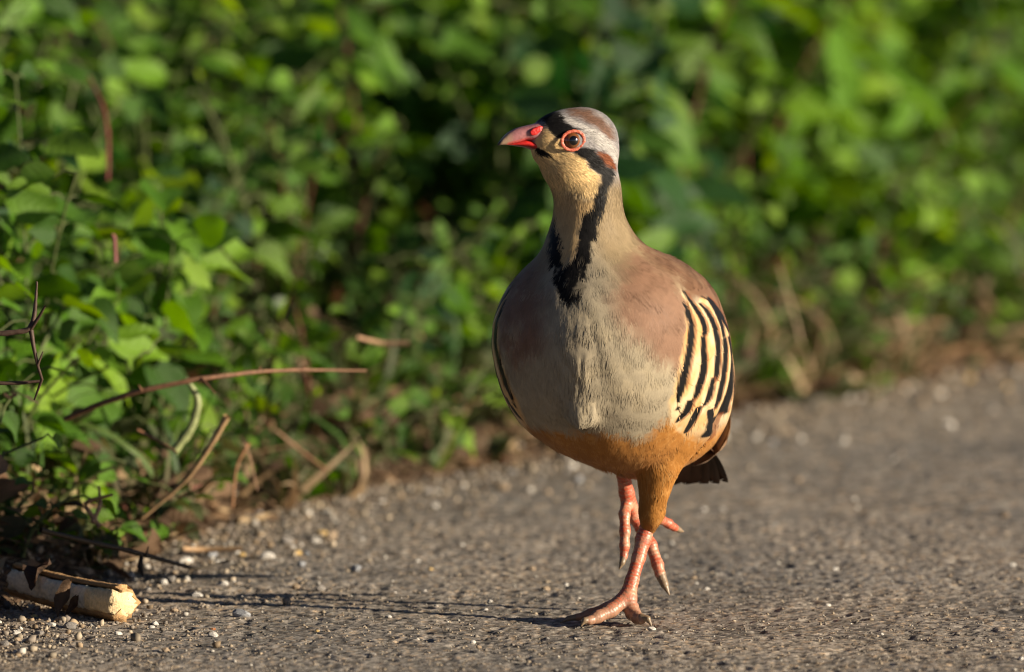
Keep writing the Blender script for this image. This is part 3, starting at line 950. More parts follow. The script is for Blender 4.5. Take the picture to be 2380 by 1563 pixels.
def build_sticks():
    # reddish bramble cane arching out of the weeds
    pts = [at(150, 975, .30), at(230, 940, .29), at(330, 908, .28), at(470, 880, .28), at(600, 864, .30), at(700, 860, .32), at(850, 862, .36)]
    br = [([at(470, 880, .28), at(478, 890, .275), at(500, 915, .27)], [.0010, .0008, .0005]), ([at(330, 908, .28), at(322, 895, .275)], [.0009, .0004]), ([at(600, 864, .30), at(607, 852, .30)], [.0009, .0004]), ([at(700, 860, .32), at(710, 850, .32)], [.0008, .0003])]
    rod("bramble_cane", "reddish brown dry cane stretching sideways out of the weeds", "cane", pts, [.0020, .0019, .0019, .0017, .0014, .0011, .0007], (.19, .095, .052), branches=br)
    # dark twig lying low above the split stalk
    pts = [at(95, 1232, .10), at(190, 1256, .12), at(300, 1280, .15), at(390, 1305, .18), at(455, 1323, .21), at(490, 1316, .22), at(530, 1304, .23)]
    br = [([at(330, 1290, .16), at(326, 1318, .155), at(333, 1338, .15)], [.0012, .0022, .0006]), ([at(340, 1293, .16), at(345, 1270, .16)], [.0010, .0004])]
    rod("dark_twig", "thin dark twig reaching over the asphalt above the split stalk", "twig", pts, [.0017, .0017, .0016, .0015, .0012, .0009, .0006], (.040, .030, .018), branches=br)
    # black forked twig at the left
    pts = [at(-60, 778, .02), at(20, 775, .02), at(70, 768, .02), at(80, 735, .02), at(84, 690, .02), at(86, 655, .02)]
    br = [([at(72, 765, .02), at(92, 735, .015), at(105, 712, .01)], [.0014, .0011, .0007]), ([at(72, 768, .02), at(78, 805, .02), at(88, 850, .02), at(98, 882, .025), at(80, 930, .03)], [.0015, .0012, .0010, .0010, .0006]), ([at(88, 850, .02), at(100, 818, .018)], [.0010, .0004])]
    rod("forked_twig", "dark bare forked twig standing out before the weeds", "twig", pts, [.0019, .0018, .0017, .0013, .0010, .0007], (.075, .045, .032), branches=br)
    rod("forked_twig", "dark level twig end below the forked twig", "twig", [at(-60, 888, .03), at(30, 892, .03), at(98, 886, .03)], [.0014, .0012, .0009], (.075, .045, .032))
    # slanting straw stems
    straw = vcol_material("straw_stem", .55, .4, 400, .4, .0006, .25)
    S = [("thick slanting straw stem broken off among the weeds", [at(330, 1205, .34), at(420, 1120, .33), at(470, 1050, .32), at(528, 968, .31)], [.0016, .0022, .0026, .0032], (.42, .27, .14)),
         ("pale green upright grass stem beside the reddish cane", [at(405, 1050, .34), at(425, 980, .34), at(440, 915, .34), at(432, 880, .34)], [.0030, .0032, .0026, .0014], (.24, .27, .11)),
         ("short brown straw crossing the slanting stem", [at(320, 1000, .33), at(370, 1030, .32), at(410, 1052, .31)], [.0014, .0014, .0012], (.34, .17, .09)),
         ("forked brown stem curling right of the slanting straw", [at(540, 1180, .42), at(560, 1100, .42), at(578, 1030, .42)], [.0013, .0014, .0022], (.30, .15, .07)),
         ("thin hooked dry stem right of the slanting straw", [at(568, 1030, .41), at(590, 1080, .41), at(598, 1140, .41)], [.0009, .0007, .0006], (.36, .20, .11)),
         ("brown bent stem low in front of the weeds", [at(640, 1000, .62), at(700, 1060, .62), at(760, 1095, .62)], [.0012, .0018, .0015], (.26, .13, .07)),
         ("pinkish straw lying level high in the weeds", [at(830, 785, .62), at(890, 790, .62), at(950, 798, .62)], [.0022, .0024, .0022], (.46, .28, .16)),
         ("flat straw lying by the bluish pebble", [at(425, 1276, .36), at(500, 1277, .36), at(562, 1276, .36)], [.0024, .0026, .0022], (.44, .28, .15)),
         ("bundle of upright straw behind the split stalk", [at(232, 1225, .20), at(245, 1180, .20), at(262, 1150, .20)], [.0022, .0022, .0012], (.38, .22, .11)),
         ("second upright straw behind the split stalk", [at(215, 1215, .20), at(222, 1170, .20), at(230, 1130, .21)], [.0020, .0020, .0010], (.36, .21, .11)),
         ("long thin dry straw standing in the far weeds", [at(1862, 800, 1.30), at(1855, 740, 1.30), at(1835, 680, 1.30), at(1812, 620, 1.30)], [.0013, .0013, .0011, .0010], (.42, .30, .18)),
         ("brown straw lying flat at the far road edge", [at(1950, 905, 1.62), at(2030, 893, 1.62), at(2110, 885, 1.62)], [.0026, .0028, .0020], (.36, .20, .11)),
         ("pale straw lying level at the foot of the far weeds", [at(2050, 760, 1.7), at(2130, 756, 1.7), at(2200, 752, 1.7)], [.0026, .0028, .0022], (.50, .32, .18)),
         ("broad dry husk at the foot of the far weeds", [at(2180, 828, 1.72), at(2240, 818, 1.72), at(2300, 812, 1.72)], [.0036, .0042, .0028], (.40, .24, .12)),
         ("red upright stalk high in the weeds", [at(250, 420, .74), at(236, 340, .77), at(226, 265, .80), at(206, 180, .83)], [.0013, .0014, .0013, .0010], (.20, .055, .045)),
         ("short red stalk low among the broad leaves", [at(268, 610, .40), at(262, 575, .40), at(260, 545, .40)], [.0015, .0015, .0012], (.20, .06, .05))]
    for lb, p, r, c in S:
        p = np.array(p); r = np.array(r) * (.72 if "red" not in lb else 1)
        bend = np.sin(np.linspace(0, math.pi, len(p)))[:, None] * np.array([random.gauss(0, .005), random.gauss(0, .005), random.gauss(.002, .004)])
        p = p + bend
        rod("straw" if "stalk" not in lb else "red_stalk", lb, "straw" if "red" not in lb else "stalk", p, r, c, mat=straw)
    # loose thin straws tangled along the foot of the bank
    cnt = 0
    while cnt < 75:
        y = random.uniform(.1, 2.5); x = random.uniform(-.36, .75); s_ = verge_s(x, y)[0]
        if s_ < -.01 or s_ > .17 or abs(view_x(x, y)) > .35 or (x < -.15 and y < .19): continue
        z = max(bank_h(x, y)[0], 0) + random.uniform(.002, .02)
        L = random.uniform(.03, .10); a = random.uniform(0, 6.28); el = abs(random.gauss(.15, .35))
        d = np.array([math.cos(a) * math.cos(el), math.sin(a) * math.cos(el), math.sin(el)])
        p0 = np.array([x, y, z]); p2 = p0 + d * L
        p1 = p0 + d * L * .5 + np.array([random.gauss(0, .1), random.gauss(0, .1), random.uniform(.02, .2)]) * L
        c = random.choice([(.42, .29, .16), (.34, .21, .11), (.48, .36, .21), (.26, .15, .08)])
        r = random.uniform(.0005, .0011)
        rod("straw", "thin bent dry straw tangled in the litter " + where(x, y), "straw", bezier(p0, p1, p2, 5), [r, r, r * .9, r * .8, r * .5], c, "thin straws in the litter", 5, .2, straw, 2)
        cnt += 1
    # split stalk
    A = ground_at(285, 1446); B = at(36, 1392, .105)
    base = A.copy()
    root = empty("split_stalk", base); tag(root, "split pale plant stalk showing white pith lying at the road edge", "stalk")
    ax = B - A; ax[2] = 0; Ls = np.linalg.norm(ax) * 1.0; ax /= np.linalg.norm(ax)
    sd_ = np.array([ax[1], -ax[0], 0.0])
    if sd_[1] > 0: sd_ = -sd_                       # towards the viewer
    up = np.array([0, 0, 1.0])
    n, m = 60, 30
    R = .0116
    def stalk_part(name, prof, colf, mat, n0=0.0, n1=1.0, rough=.0006, capcol=None):
        V, C = [], []
        k = len(prof)
        for i in range(n):
            s = n0 + (n1 - n0) * i / (n - 1)
            taper = 1 - .10 * s
            for j, (pu, pv) in enumerate(prof):
                q = A + ax * Ls * s + (sd_ * pu + up * (pv + 1)) * R * taper
                q = q + up * .0055 * s * s
                nz = vnoise(np.array([q * 1.0]), 600, 131)[0] - .5; n2 = vnoise(np.array([q]), 180, 132)[0] - .5
                endj = (vnoise(np.array([[pu * .03, pv * .03, 0.0]]), 250, 133 + (i > n / 2))[0] - .5) * .009 * (1 if i in (0, n - 1) else 0)
                q = q + (sd_ * pu + up * pv) * (nz * rough * 2 + n2 * rough * 2) + ax * endj
                V.append(q); C.append(colf(s, pu, pv, nz + .5, n2 + .5))
        F = [(i * k + j, i * k + (j + 1) % k, (i + 1) * k + (j + 1) % k, (i + 1) * k + j) for i in range(n - 1) for j in range(k)]
        V = np.array(V); nv = len(V); C = np.array(C)
        for e in (0, n - 1):
            ce = V[e * k:(e + 1) * k].mean(0)
            V = np.concatenate([V, [ce]]); C = np.concatenate([C, [capcol]])
        F2 = [((j + 1) % k, j, nv) for j in range(k)] + [((n - 1) * k + j, (n - 1) * k + (j + 1) % k, nv + 1) for j in range(k)]
        Fa = [tuple(a) for a in F] + F2
        return mesh_obj(name, list(V - base), Fa, mat, root, C)
    mstalk = vcol_material("stalk_pith", .8, .2, 500, .8, .0012, .2)
    def arc(a0, a1, r, k): return [(math.cos(a) * r, math.sin(a) * r) for a in np.linspace(a0, a1, k)]
    rind = arc(-2.9, 1.35 - 6.283 + 6.283, 1.0, 2)
    # rind: a C of skin round back, bottom and top; angles measured from the viewer's side
    outer = arc(math.radians(70), math.radians(330), 1.0, 20); inner = arc(math.radians(330), math.radians(70), .80, 20)
    def rc(s, pu, pv, a, b):
        c = np.array([.40, .24, .11]) * (.7 + .6 * b)
        return c if a > .3 else c * .8
    stalk_part("rind", outer + inner, rc, mstalk, 0, 1, .0004, np.array([.50, .34, .17]))
    pith = arc(math.radians(-28), math.radians(52), .97, 9) + [(.25, .55), (-.3, .62)] + arc(math.radians(140), math.radians(320), .78, 12)
    def pc(s, pu, pv, a, b):
        c = np.array([.78, .69, .52]) * (.80 + .35 * a)
        if s < .22: c = c * np.array([1.0, .88, .68])
        return c
    stalk_part("pith", pith, pc, mstalk, -.012, .96, .0010, np.array([.66, .48, .26]))
    # withered leaf draped over it
    for k, (vx, vy, y, L, rx, rz, lb) in enumerate([(165, 1352, .030, .034, -1.2, .6, "withered brown leaf scrap draped over the split stalk"), (118, 1312, .075, .036, -.5, 2.0, "curled withered leaf rising behind the split stalk"), (178, 1385, .022, .022, -1.4, -.3, "small torn leaf scrap hanging on the split stalk's front")]):
        o = bpy.data.objects.new("withered_leaf", random.choice(LEAVES[("lance" if k != 1 else "ovate", "dead")])); COL.objects.link(o)
        o.location = at(vx, vy, y); o.scale = (L * .6, L * .62, L * 1.8); o.rotation_euler = (rx, .5, rz); tag(o, lb, "leaf")
build_sticks()
# ------------------------------------------------------------------ the partridge
# Measured on a front elevation: 4690 px of the full picture are one metre at the bird, x = 1485 and y = 1815 are X = 0, Z = 0.
PXM = 4690.0
def from_view(pts):      # 2380 px wide view
    a = np.asarray(pts, dtype=np.float64)
    return np.stack([(a[:, 0] * 1.2479 - 1485) / PXM, (1815 - a[:, 1] * 1.2479) / PXM], 1)
def from_head(pts):      # head detail
    a = np.asarray(pts, dtype=np.float64)
    return np.stack([(1400 + a[:, 0] * 0.40323 - 1485) / PXM, (1815 - 270 - a[:, 1] * 0.40307) / PXM], 1)
def from_flank(pts):     # flank detail
    a = np.asarray(pts, dtype=np.float64)
    return np.stack([(1900 + a[:, 0] * 0.36452 - 1485) / PXM, (1815 - 780 - a[:, 1] * 0.36468) / PXM], 1)
def from_beak(pts):
    a = np.asarray(pts, dtype=np.float64)
    return np.stack([(1440 + a[:, 0] * 0.12796 - 1485) / PXM, (1815 - 300 - a[:, 1] * 0.12796) / PXM], 1)
TILT = 0.0842            # the elevation looks down by 4.8 degrees

YAW = math.radians(20)
FW = np.array([-math.sin(YAW), -math.cos(YAW)])      # body forward
LF = np.array([math.cos(YAW), -math.sin(YAW)])       # body left
#        z      xL      xR      bf     bb     cy
TB = np.array([
    [0.0860, 0.0800, 0.0950, 0.006, 0.020, 0.040],
    [0.0918, 0.0600, 0.1035, 0.022, 0.055, 0.034],
    [0.0998, 0.0412, 0.1150, 0.042, 0.088, 0.028],
    [0.1078, 0.0239, 0.1215, 0.053, 0.108, 0.024],
    [0.1211, 0.0067, 0.1291, 0.063, 0.128, 0.019],
    [0.1344, -.0019, 0.1349, 0.070, 0.138, 0.015],
    [0.1477, -.0075, 0.1373, 0.075, 0.142, 0.012],
    [0.1610, -.0106, 0.1378, 0.078, 0.142, 0.010],
    [0.1743, -.0125, 0.1365, 0.079, 0.137, 0.008],
    [0.1876, -.0114, 0.1331, 0.077, 0.127, 0.006],
    [0.2009, -.0072, 0.1283, 0.071, 0.113, 0.004],
    [0.2116, -.0013, 0.1211, 0.063, 0.097, 0.002],
    [0.2222, 0.0085, 0.1078, 0.052, 0.076, 0.000],
    [0.2288, 0.0155, 0.0945, 0.045, 0.058, -.001],
    [0.2340, 0.0190, 0.0830, 0.039, 0.043, -.002],
    [0.2420, 0.0215, 0.0755, 0.032, 0.033, -.004],
    [0.2515, 0.0247, 0.0705, 0.0265, 0.027, -.005],
    [0.2621, 0.0272, 0.0673, 0.0235, 0.024, -.006],
    [0.2720, 0.0285, 0.0650, 0.0205, 0.021, -.007],
    [0.2800, 0.0350, 0.0620, 0.0150, 0.016, -.008],
    [0.2880, 0.0440, 0.0540, 0.0050, 0.005, -.009]])
def _resample(tb, n=400):
    z = tb[:, 0]
    zi = np.linspace(z[0], z[-1], n)
    out = np.stack([np.interp(zi, z, tb[:, k]) for k in range(tb.shape[1])], 1)
    ker = np.hanning(31); ker /= ker.sum()
    for k in range(1, tb.shape[1]):
        p = np.pad(out[:, k], 15, mode="edge")
        sm = np.convolve(p, ker, "valid")
        w = np.clip(np.minimum(np.arange(n), n - 1 - np.arange(n)) / 16.0, 0, 1)
        out[:, k] = out[:, k] * (1 - w) + sm * w
    return out
TBR = _resample(TB)
_c, _sn = math.cos(YAW), math.sin(YAW)
_wd = TBR[:, 2] - TBR[:, 1]
_lo, _hi = np.zeros(len(TBR)), np.full(len(TBR), 0.2)
for _ in range(50):
    _m = 0.5 * (_lo + _hi)
    tot = np.sqrt((_m * _c) ** 2 + (TBR[:, 3] * _sn) ** 2) + np.sqrt((_m * _c) ** 2 + (TBR[:, 4] * _sn) ** 2)
    _hi = np.where(tot > _wd, _m, _hi); _lo = np.where(tot > _wd, _lo, _m)
T_A = np.maximum(0.5 * (_lo + _hi), 0.004)
T_CX = TBR[:, 1] + np.sqrt((T_A * _c) ** 2 + (TBR[:, 3] * _sn) ** 2)
T_Z, T_BF, T_BB, T_CY = TBR[:, 0], TBR[:, 3], TBR[:, 4], TBR[:, 5]

def body_polar(p):
    z = p[:, 2]
    a = np.interp(z, T_Z, T_A); bf = np.interp(z, T_Z, T_BF); bb = np.interp(z, T_Z, T_BB)
    dx = p[:, 0] - np.interp(z, T_Z, T_CX); dy = p[:, 1] - np.interp(z, T_Z, T_CY)
    f = dx * FW[0] + dy * FW[1]
    l = dx * LF[0] + dy * LF[1]
    return f, l, a, bf, bb

def body_theta(p):
    f, l, a, bf, bb = body_polar(p)
    return np.arctan2(l / a, f / np.where(f > 0, bf, bb))

def sd_loft(p):
    f, l, a, bf, bb = body_polar(p)
    b = np.where(f > 0, bf, bb)
    rn = np.sqrt((l / a) ** 2 + (f / b) ** 2) + 1e-6
    rho = np.sqrt(l * l + f * f)
    d = (1 - 1 / rn) * rho
    d = np.maximum(d, -np.minimum(a, np.minimum(bf, bb)))
    z = p[:, 2]
    return np.maximum(d, np.maximum(T_Z[0] - z, z - T_Z[-1]))

HYAW = math.radians(19)
HF = np.array([-math.cos(HYAW), -math.sin(HYAW), 0.0])
HL = np.array([math.sin(HYAW), -math.cos(HYAW), 0.0])
HC = np.array([0.0425, -0.010, 0.2995])
def HP(X, Z, lat=0.0):
    t = -(X - HC[0] - HL[0] * lat) / math.cos(HYAW)
    p = HC + HF * t + HL * lat
    y = p[1]
    return np.array([p[0], y, Z - TILT * y])

def sd_ell(p, X, Z, rf, rl, ru):
    c = HP(X, Z)
    d = p - c[None, :].astype(p.dtype)
    f = d @ HF.astype(p.dtype); l = d @ HL.astype(p.dtype); u = d[:, 2]
    k0 = np.sqrt((f / rf) ** 2 + (l / rl) ** 2 + (u / ru) ** 2)
    k1 = np.sqrt((f / rf ** 2) ** 2 + (l / rl ** 2) ** 2 + (u / ru ** 2) ** 2) + 1e-6
    return k0 * (k0 - 1) / k1

def sd_cone(p, a, b, ra, rb):
    a = np.asarray(a, dtype=p.dtype); b = np.asarray(b, dtype=p.dtype)
    ba = b - a
    t = np.clip(((p - a) @ ba) / (ba @ ba), 0, 1)
    d = np.linalg.norm(p - a - t[:, None] * ba, axis=1)
    return d - (ra + (rb - ra) * t)

THIGH = [((0.0985, 0.020, 0.122), (0.0905, 0.012, 0.096), 0.026, 0.0120),
         ((0.0905, 0.012, 0.096), (0.0885, 0.012, 0.082), 0.0120, 0.0080),
         ((0.0885, 0.012, 0.082), (0.0868, 0.014, 0.068), 0.0080, 0.0068),
         ((0.0868, 0.014, 0.068), (0.0848, 0.018, 0.0575), 0.0068, 0.0048)]
THIGH_R = [((0.064, 0.035, 0.122), (0.068, 0.044, 0.104), 0.020, 0.0070),
           ((0.068, 0.044, 0.104), (0.0685, 0.046, 0.0960), 0.0070, 0.0045)]

def sd_bird(p):
    p = p.astype(np.float32)
    d = sd_loft(p)
    z = p[:, 2]
    hm = z > 0.235
    if hm.any():
        q = p[hm]
        h = sd_ell(q, 0.0428, 0.2995, 0.0232, 0.0165, 0.0208)
        h = smin(h, sd_ell(q, 0.0290, 0.3045, 0.0155, 0.0132, 0.0128), 0.006)
        h = smin(h, sd_ell(q, 0.0205, 0.3000, 0.0105, 0.0108, 0.0105), 0.005)
        h = smin(h, sd_ell(q, 0.0378, 0.2868, 0.0192, 0.0172, 0.0172), 0.006)
        c1, c2, c3 = HP(.0212, .2915), HP(.0350, .2818), HP(.0458, .267)
        h = smin(h, sd_cone(q, c1, c2, .0080, .0140), 0.005)
        h = smin(h, sd_cone(q, c2, c3, .0140, .0190), 0.006)
        h = smin(h, sd_cone(q, HP(.0510, .2900), HP(.0475, .246), .0138, .0165), 0.006)
        d[hm] = smin(d[hm], h, 0.007)
    lm = z < 0.150
    if lm.any():
        q = p[lm]
        e = d[lm]
        for a, b, ra, rb in THIGH:
            e = smin(e, sd_cone(q, a, b, ra, rb), 0.007)
        for a, b, ra, rb in THIGH_R:
            e = smin(e, sd_cone(q, a, b, ra, rb), 0.008)
        d[lm] = e
    bm = (z > 0.10) & (z < 0.215)
    if bm.any():
        q = p[bm]
        # loose ruffle of feathers along the keel
        r = sd_cone(q, (0.0395, -0.0590, 0.180), (0.0425, -0.0545, 0.136), 0.0080, 0.0085)
        d[bm] = smin(d[bm], r, 0.010)
    bk = (p[:, 1] > 0.05) & (z < 0.17)
    if bk.any():
        q = p[bk]
        rp = sd_cone(q, (0.098, 0.085, 0.128), (0.119, 0.145, 0.105), 0.040, 0.014)
        d[bk] = smin(d[bk], rp, 0.020)
    return d

def front_point(XZ, fn=None):
    """first surface point met when looking at elevation position (X, Z) from the front"""
    fn = fn or sd_bird
    XZ = np.asarray(XZ, dtype=np.float64)
    ys = np.linspace(-0.11, 0.17, 281)
    n = len(XZ)
    Y = np.tile(ys, n)
    P = np.stack([np.repeat(XZ[:, 0], len(ys)) * (1 + Y / 5.02), Y, np.repeat(XZ[:, 1], len(ys)) - TILT * Y], 1)
    V = fn(P).reshape(n, len(ys))
    hit = V < 0
    first = np.where(hit.any(1), hit.argmax(1), V.argmin(1))
    y = ys[first]
    i0 = np.maximum(first - 1, 0)
    v0 = V[np.arange(n), i0]; v1 = V[np.arange(n), first]
    t = np.where((v0 > 0) & (v1 < 0), v0 / np.where(v0 != v1, v0 - v1, 1), 1)
    y = ys[i0] + t * (ys[first] - ys[i0])
    return np.stack([XZ[:, 0] * (1 + y / 5.02), y, XZ[:, 1] - TILT * y], 1)

def mark(pts2d):          # a marking's outline: elevation -> points on the body -> (x, z) in the bird's own front plane
    p = front_point(pts2d)
    return p[:, [0, 2]]

MK = {}
MK["mask"] = mark(from_head([(350,215),(372,195),(400,150),(425,128),(455,150),(500,150),(550,168),(575,225),(650,258),(690,282),(640,292),(590,300),(560,325),(505,325),(468,292),(430,236),(400,225)]))
MK["stripe"] = mark(from_head([(640,420),(700,400),(735,395),(775,405),(800,440),(845,475),(885,525),(940,560),(930,620),(895,680),(882,760),(855,860),(820,930),(835,1010),(775,1090),(772,1180),(745,1250),(755,1300),(725,1350),(735,1420),(690,1480),(640,1515),(580,1500),(545,1440),(510,1370),(515,1300),(585,1245),(640,1190),(678,1150),(684,1040),(690,950),(715,865),(785,800),(805,700),(825,645),(828,585),(755,535),(728,475),(660,460)]))
MK["ear"] = mark(from_head([(790,420),(850,425),(905,450),(950,520),(955,555),(900,545),(850,500),(815,460)]))
MK["crown_brown"] = mark(from_head([(560,95),(660,100),(745,128),(830,180),(905,250),(945,320),(900,325),(840,285),(760,225),(690,185),(600,160)]))
MK["brow"] = mark(from_head([(560,210),(620,235),(690,270),(740,310),(800,370),(880,430),(950,490),(985,540),(985,480),(960,400),(900,330),(820,280),(720,230),(620,190),(560,180)]))
MK["face"] = mark(from_head([(370,290),(430,250),(500,320),(560,330),(590,400),(650,440),(725,480),(755,540),(828,590),(822,650),(790,740),(700,720),(640,710),(560,720),(505,690),(430,590),(370,500),(330,430),(370,380)]))
MK["throat"] = mark(from_head([(500,690),(640,715),(790,760),(780,800),(710,865),(688,950),(684,1040),(678,1150),(620,1200),(585,1240),(560,1100),(530,980),(515,900),(505,800)]))
MK["neck_left_band"] = mark(from_head([(518,880),(540,980),(572,1100),(592,1240),(510,1300),(490,1200),(478,1100),(482,1000),(500,930)]))
MK["gape"] = mark(from_beak([(870,1010),(1010,1040),(1110,1090),(1150,1110),(1200,1180),(1250,1225),(1150,1210),(1090,1240),(1040,1200),(960,1150),(870,1110)]))
MK["pink"] = mark(from_view([(1478,590),(1560,625),(1600,690),(1605,800),(1585,860),(1540,830),(1500,790),(1450,760),(1420,700),(1440,640)]))
MK["pinkb"] = mark(from_view([(1180,640),(1240,600),(1262,680),(1262,790),(1200,840),(1160,800),(1160,700)]))
MK["mantle"] = mark(from_view([(1490,575),(1560,598),(1640,650),(1690,720),(1702,780),(1660,720),(1640,690),(1600,690),(1575,640),(1530,615)]))
MK["belly"] = mark(from_view([(1178,940),(1215,985),(1300,1000),(1400,1002),(1440,1010),(1475,1022),(1510,1010),(1560,960),(1590,985),(1620,1020),(1660,1040),(1700,1010),(1720,1180),(1500,1280),(1300,1130),(1150,1000)]))
BELLY_LINE = MK["belly"]

# flank bars: (picture polyline with half widths) kept as spans of angle round the body at each height
def flank_bar(pts):
    a = np.asarray(pts, dtype=np.float64)
    e0 = a[0] + (a[0] - a[1]) / np.linalg.norm(a[0, :2] - a[1, :2]) * (14 if a[0, 2] > 9 else 0.1); e0[2] = a[0, 2] * .75
    e1 = a[-1] + (a[-1] - a[-2]) / np.linalg.norm(a[-1, :2] - a[-2, :2]) * (16 if a[-1, 2] > 7 else 0.1); e1[2] = a[-1, 2] * .55
    a = np.concatenate([[e0], a, [e1]])
    w = a[:, 2] * 1.25 + 1.0
    c = front_point(from_flank(a[:, :2]), sd_loft)
    l = front_point(from_flank(np.stack([a[:, 0] - w, a[:, 1]], 1)), sd_loft)
    r = front_point(from_flank(np.stack([a[:, 0] + w, a[:, 1]], 1)), sd_loft)
    z = c[:, 2]
    tl, tr = body_theta(l), body_theta(r)
    o = np.argsort(z)
    lo_, hi_ = np.minimum(tl, tr)[o], np.maximum(tl, tr)[o]
    return z[o], lo_, np.clip(hi_, lo_ + .045, lo_ + .14)
_BARS = [
 [(222,262,6),(255,350,16),(285,450,20),(283,550,22),(270,650,22),(250,750,23),(225,850,26),(205,950,26),(186,1020,15),(178,1060,5)],
 [(222,180,4),(260,240,10),(310,310,14),(360,390,16),(385,460,16),(390,520,15)],
 [(376,545,14),(378,650,17),(385,740,20),(375,830,23),(350,920,23),(325,1000,18),(305,1040,12)],
 [(275,1050,22),(255,1110,25),(220,1170,23),(180,1215,12)],
 [(345,275,8),(400,330,14),(440,400,16),(475,490,16),(492,580,16),(495,680,16),(490,770,18),(482,850,16),(470,890,14)],
 [(450,885,12),(440,960,20),(415,1040,18),(385,1090,10)],
 [(345,1110,20),(320,1170,22),(285,1240,22),(245,1300,13)],
 [(365,225,6),(430,255,12),(470,320,12),(505,400,12),(530,470,11),(540,540,10)],
 [(545,565,13),(555,650,15),(550,750,15),(540,850,16),(520,950,17),(500,1040,15),(475,1110,9)],
 [(432,1130,20),(405,1200,22),(360,1280,21),(315,1335,13)],
 [(410,225,5),(470,290,8),(520,370,12),(560,440,12),(580,480,8)],
 [(580,540,8),(600,620,8),(608,700,8),(605,800,10),(595,900,12),(570,1000,12),(535,1090,12),(500,1160,9)],
 [(475,1180,16),(430,1270,18),(390,1350,16),(355,1390,9)],
 [(545,1150,8),(520,1215,8),(490,1275,9),(450,1330,9),(415,1385,4)],
 [(628,700,5),(632,780,6),(625,880,7),(610,980,8),(580,1080,9),(555,1135,7)],
 [(192,1085,8),(163,1128,5)]]
BARS = [flank_bar(b) for b in _BARS]
_zb = np.array([.125, .130, .140, .150, .162])
for k in range(3):         # further bars round the side, out of the elevation's sight
    BARS.append((_zb, 2.52 + .12 * k + np.zeros(5), 2.57 + .12 * k + np.zeros(5)))
_FE = from_flank([(215,190),(243,300),(252,450),(222,650),(175,850),(160,950),(120,1060),(120,1200),(180,1290),(250,1370),(330,1430)])
_fe = front_point(_FE, sd_loft)
FLANK_Z = _fe[::-1, 2]; FLANK_T = body_theta(_fe)[::-1]

_te = front_point(from_flank([(215,183),(270,235),(330,272),(345,235),(362,217),(420,217),(470,275),(520,345),(585,475),(612,590),(636,760)]), sd_loft)
_tt = body_theta(_te)
_o = np.argsort(_tt)
TOP_T = np.concatenate([_tt[_o], [2.35, 2.7]]); TOP_Z = np.concatenate([_te[_o, 2], [.166, .140]])
C_BREAST = (.312, .262, .182); C_PINK = (.205, .108, .067); C_CREAM = (.54, .345, .155); C_BELLY = (.330, .140, .030)
C_FACE = (.62, .43, .20); C_NECK = (.225, .162, .086); C_BACK = (.135, .075, .040); C_BLACK = (.006, .0055, .0055)
C_EAR = (.17, .052, .020); C_GREY = (.25, .232, .228); C_WHITE = (.48, .45, .41); C_CBROWN = (.14, .072, .045)

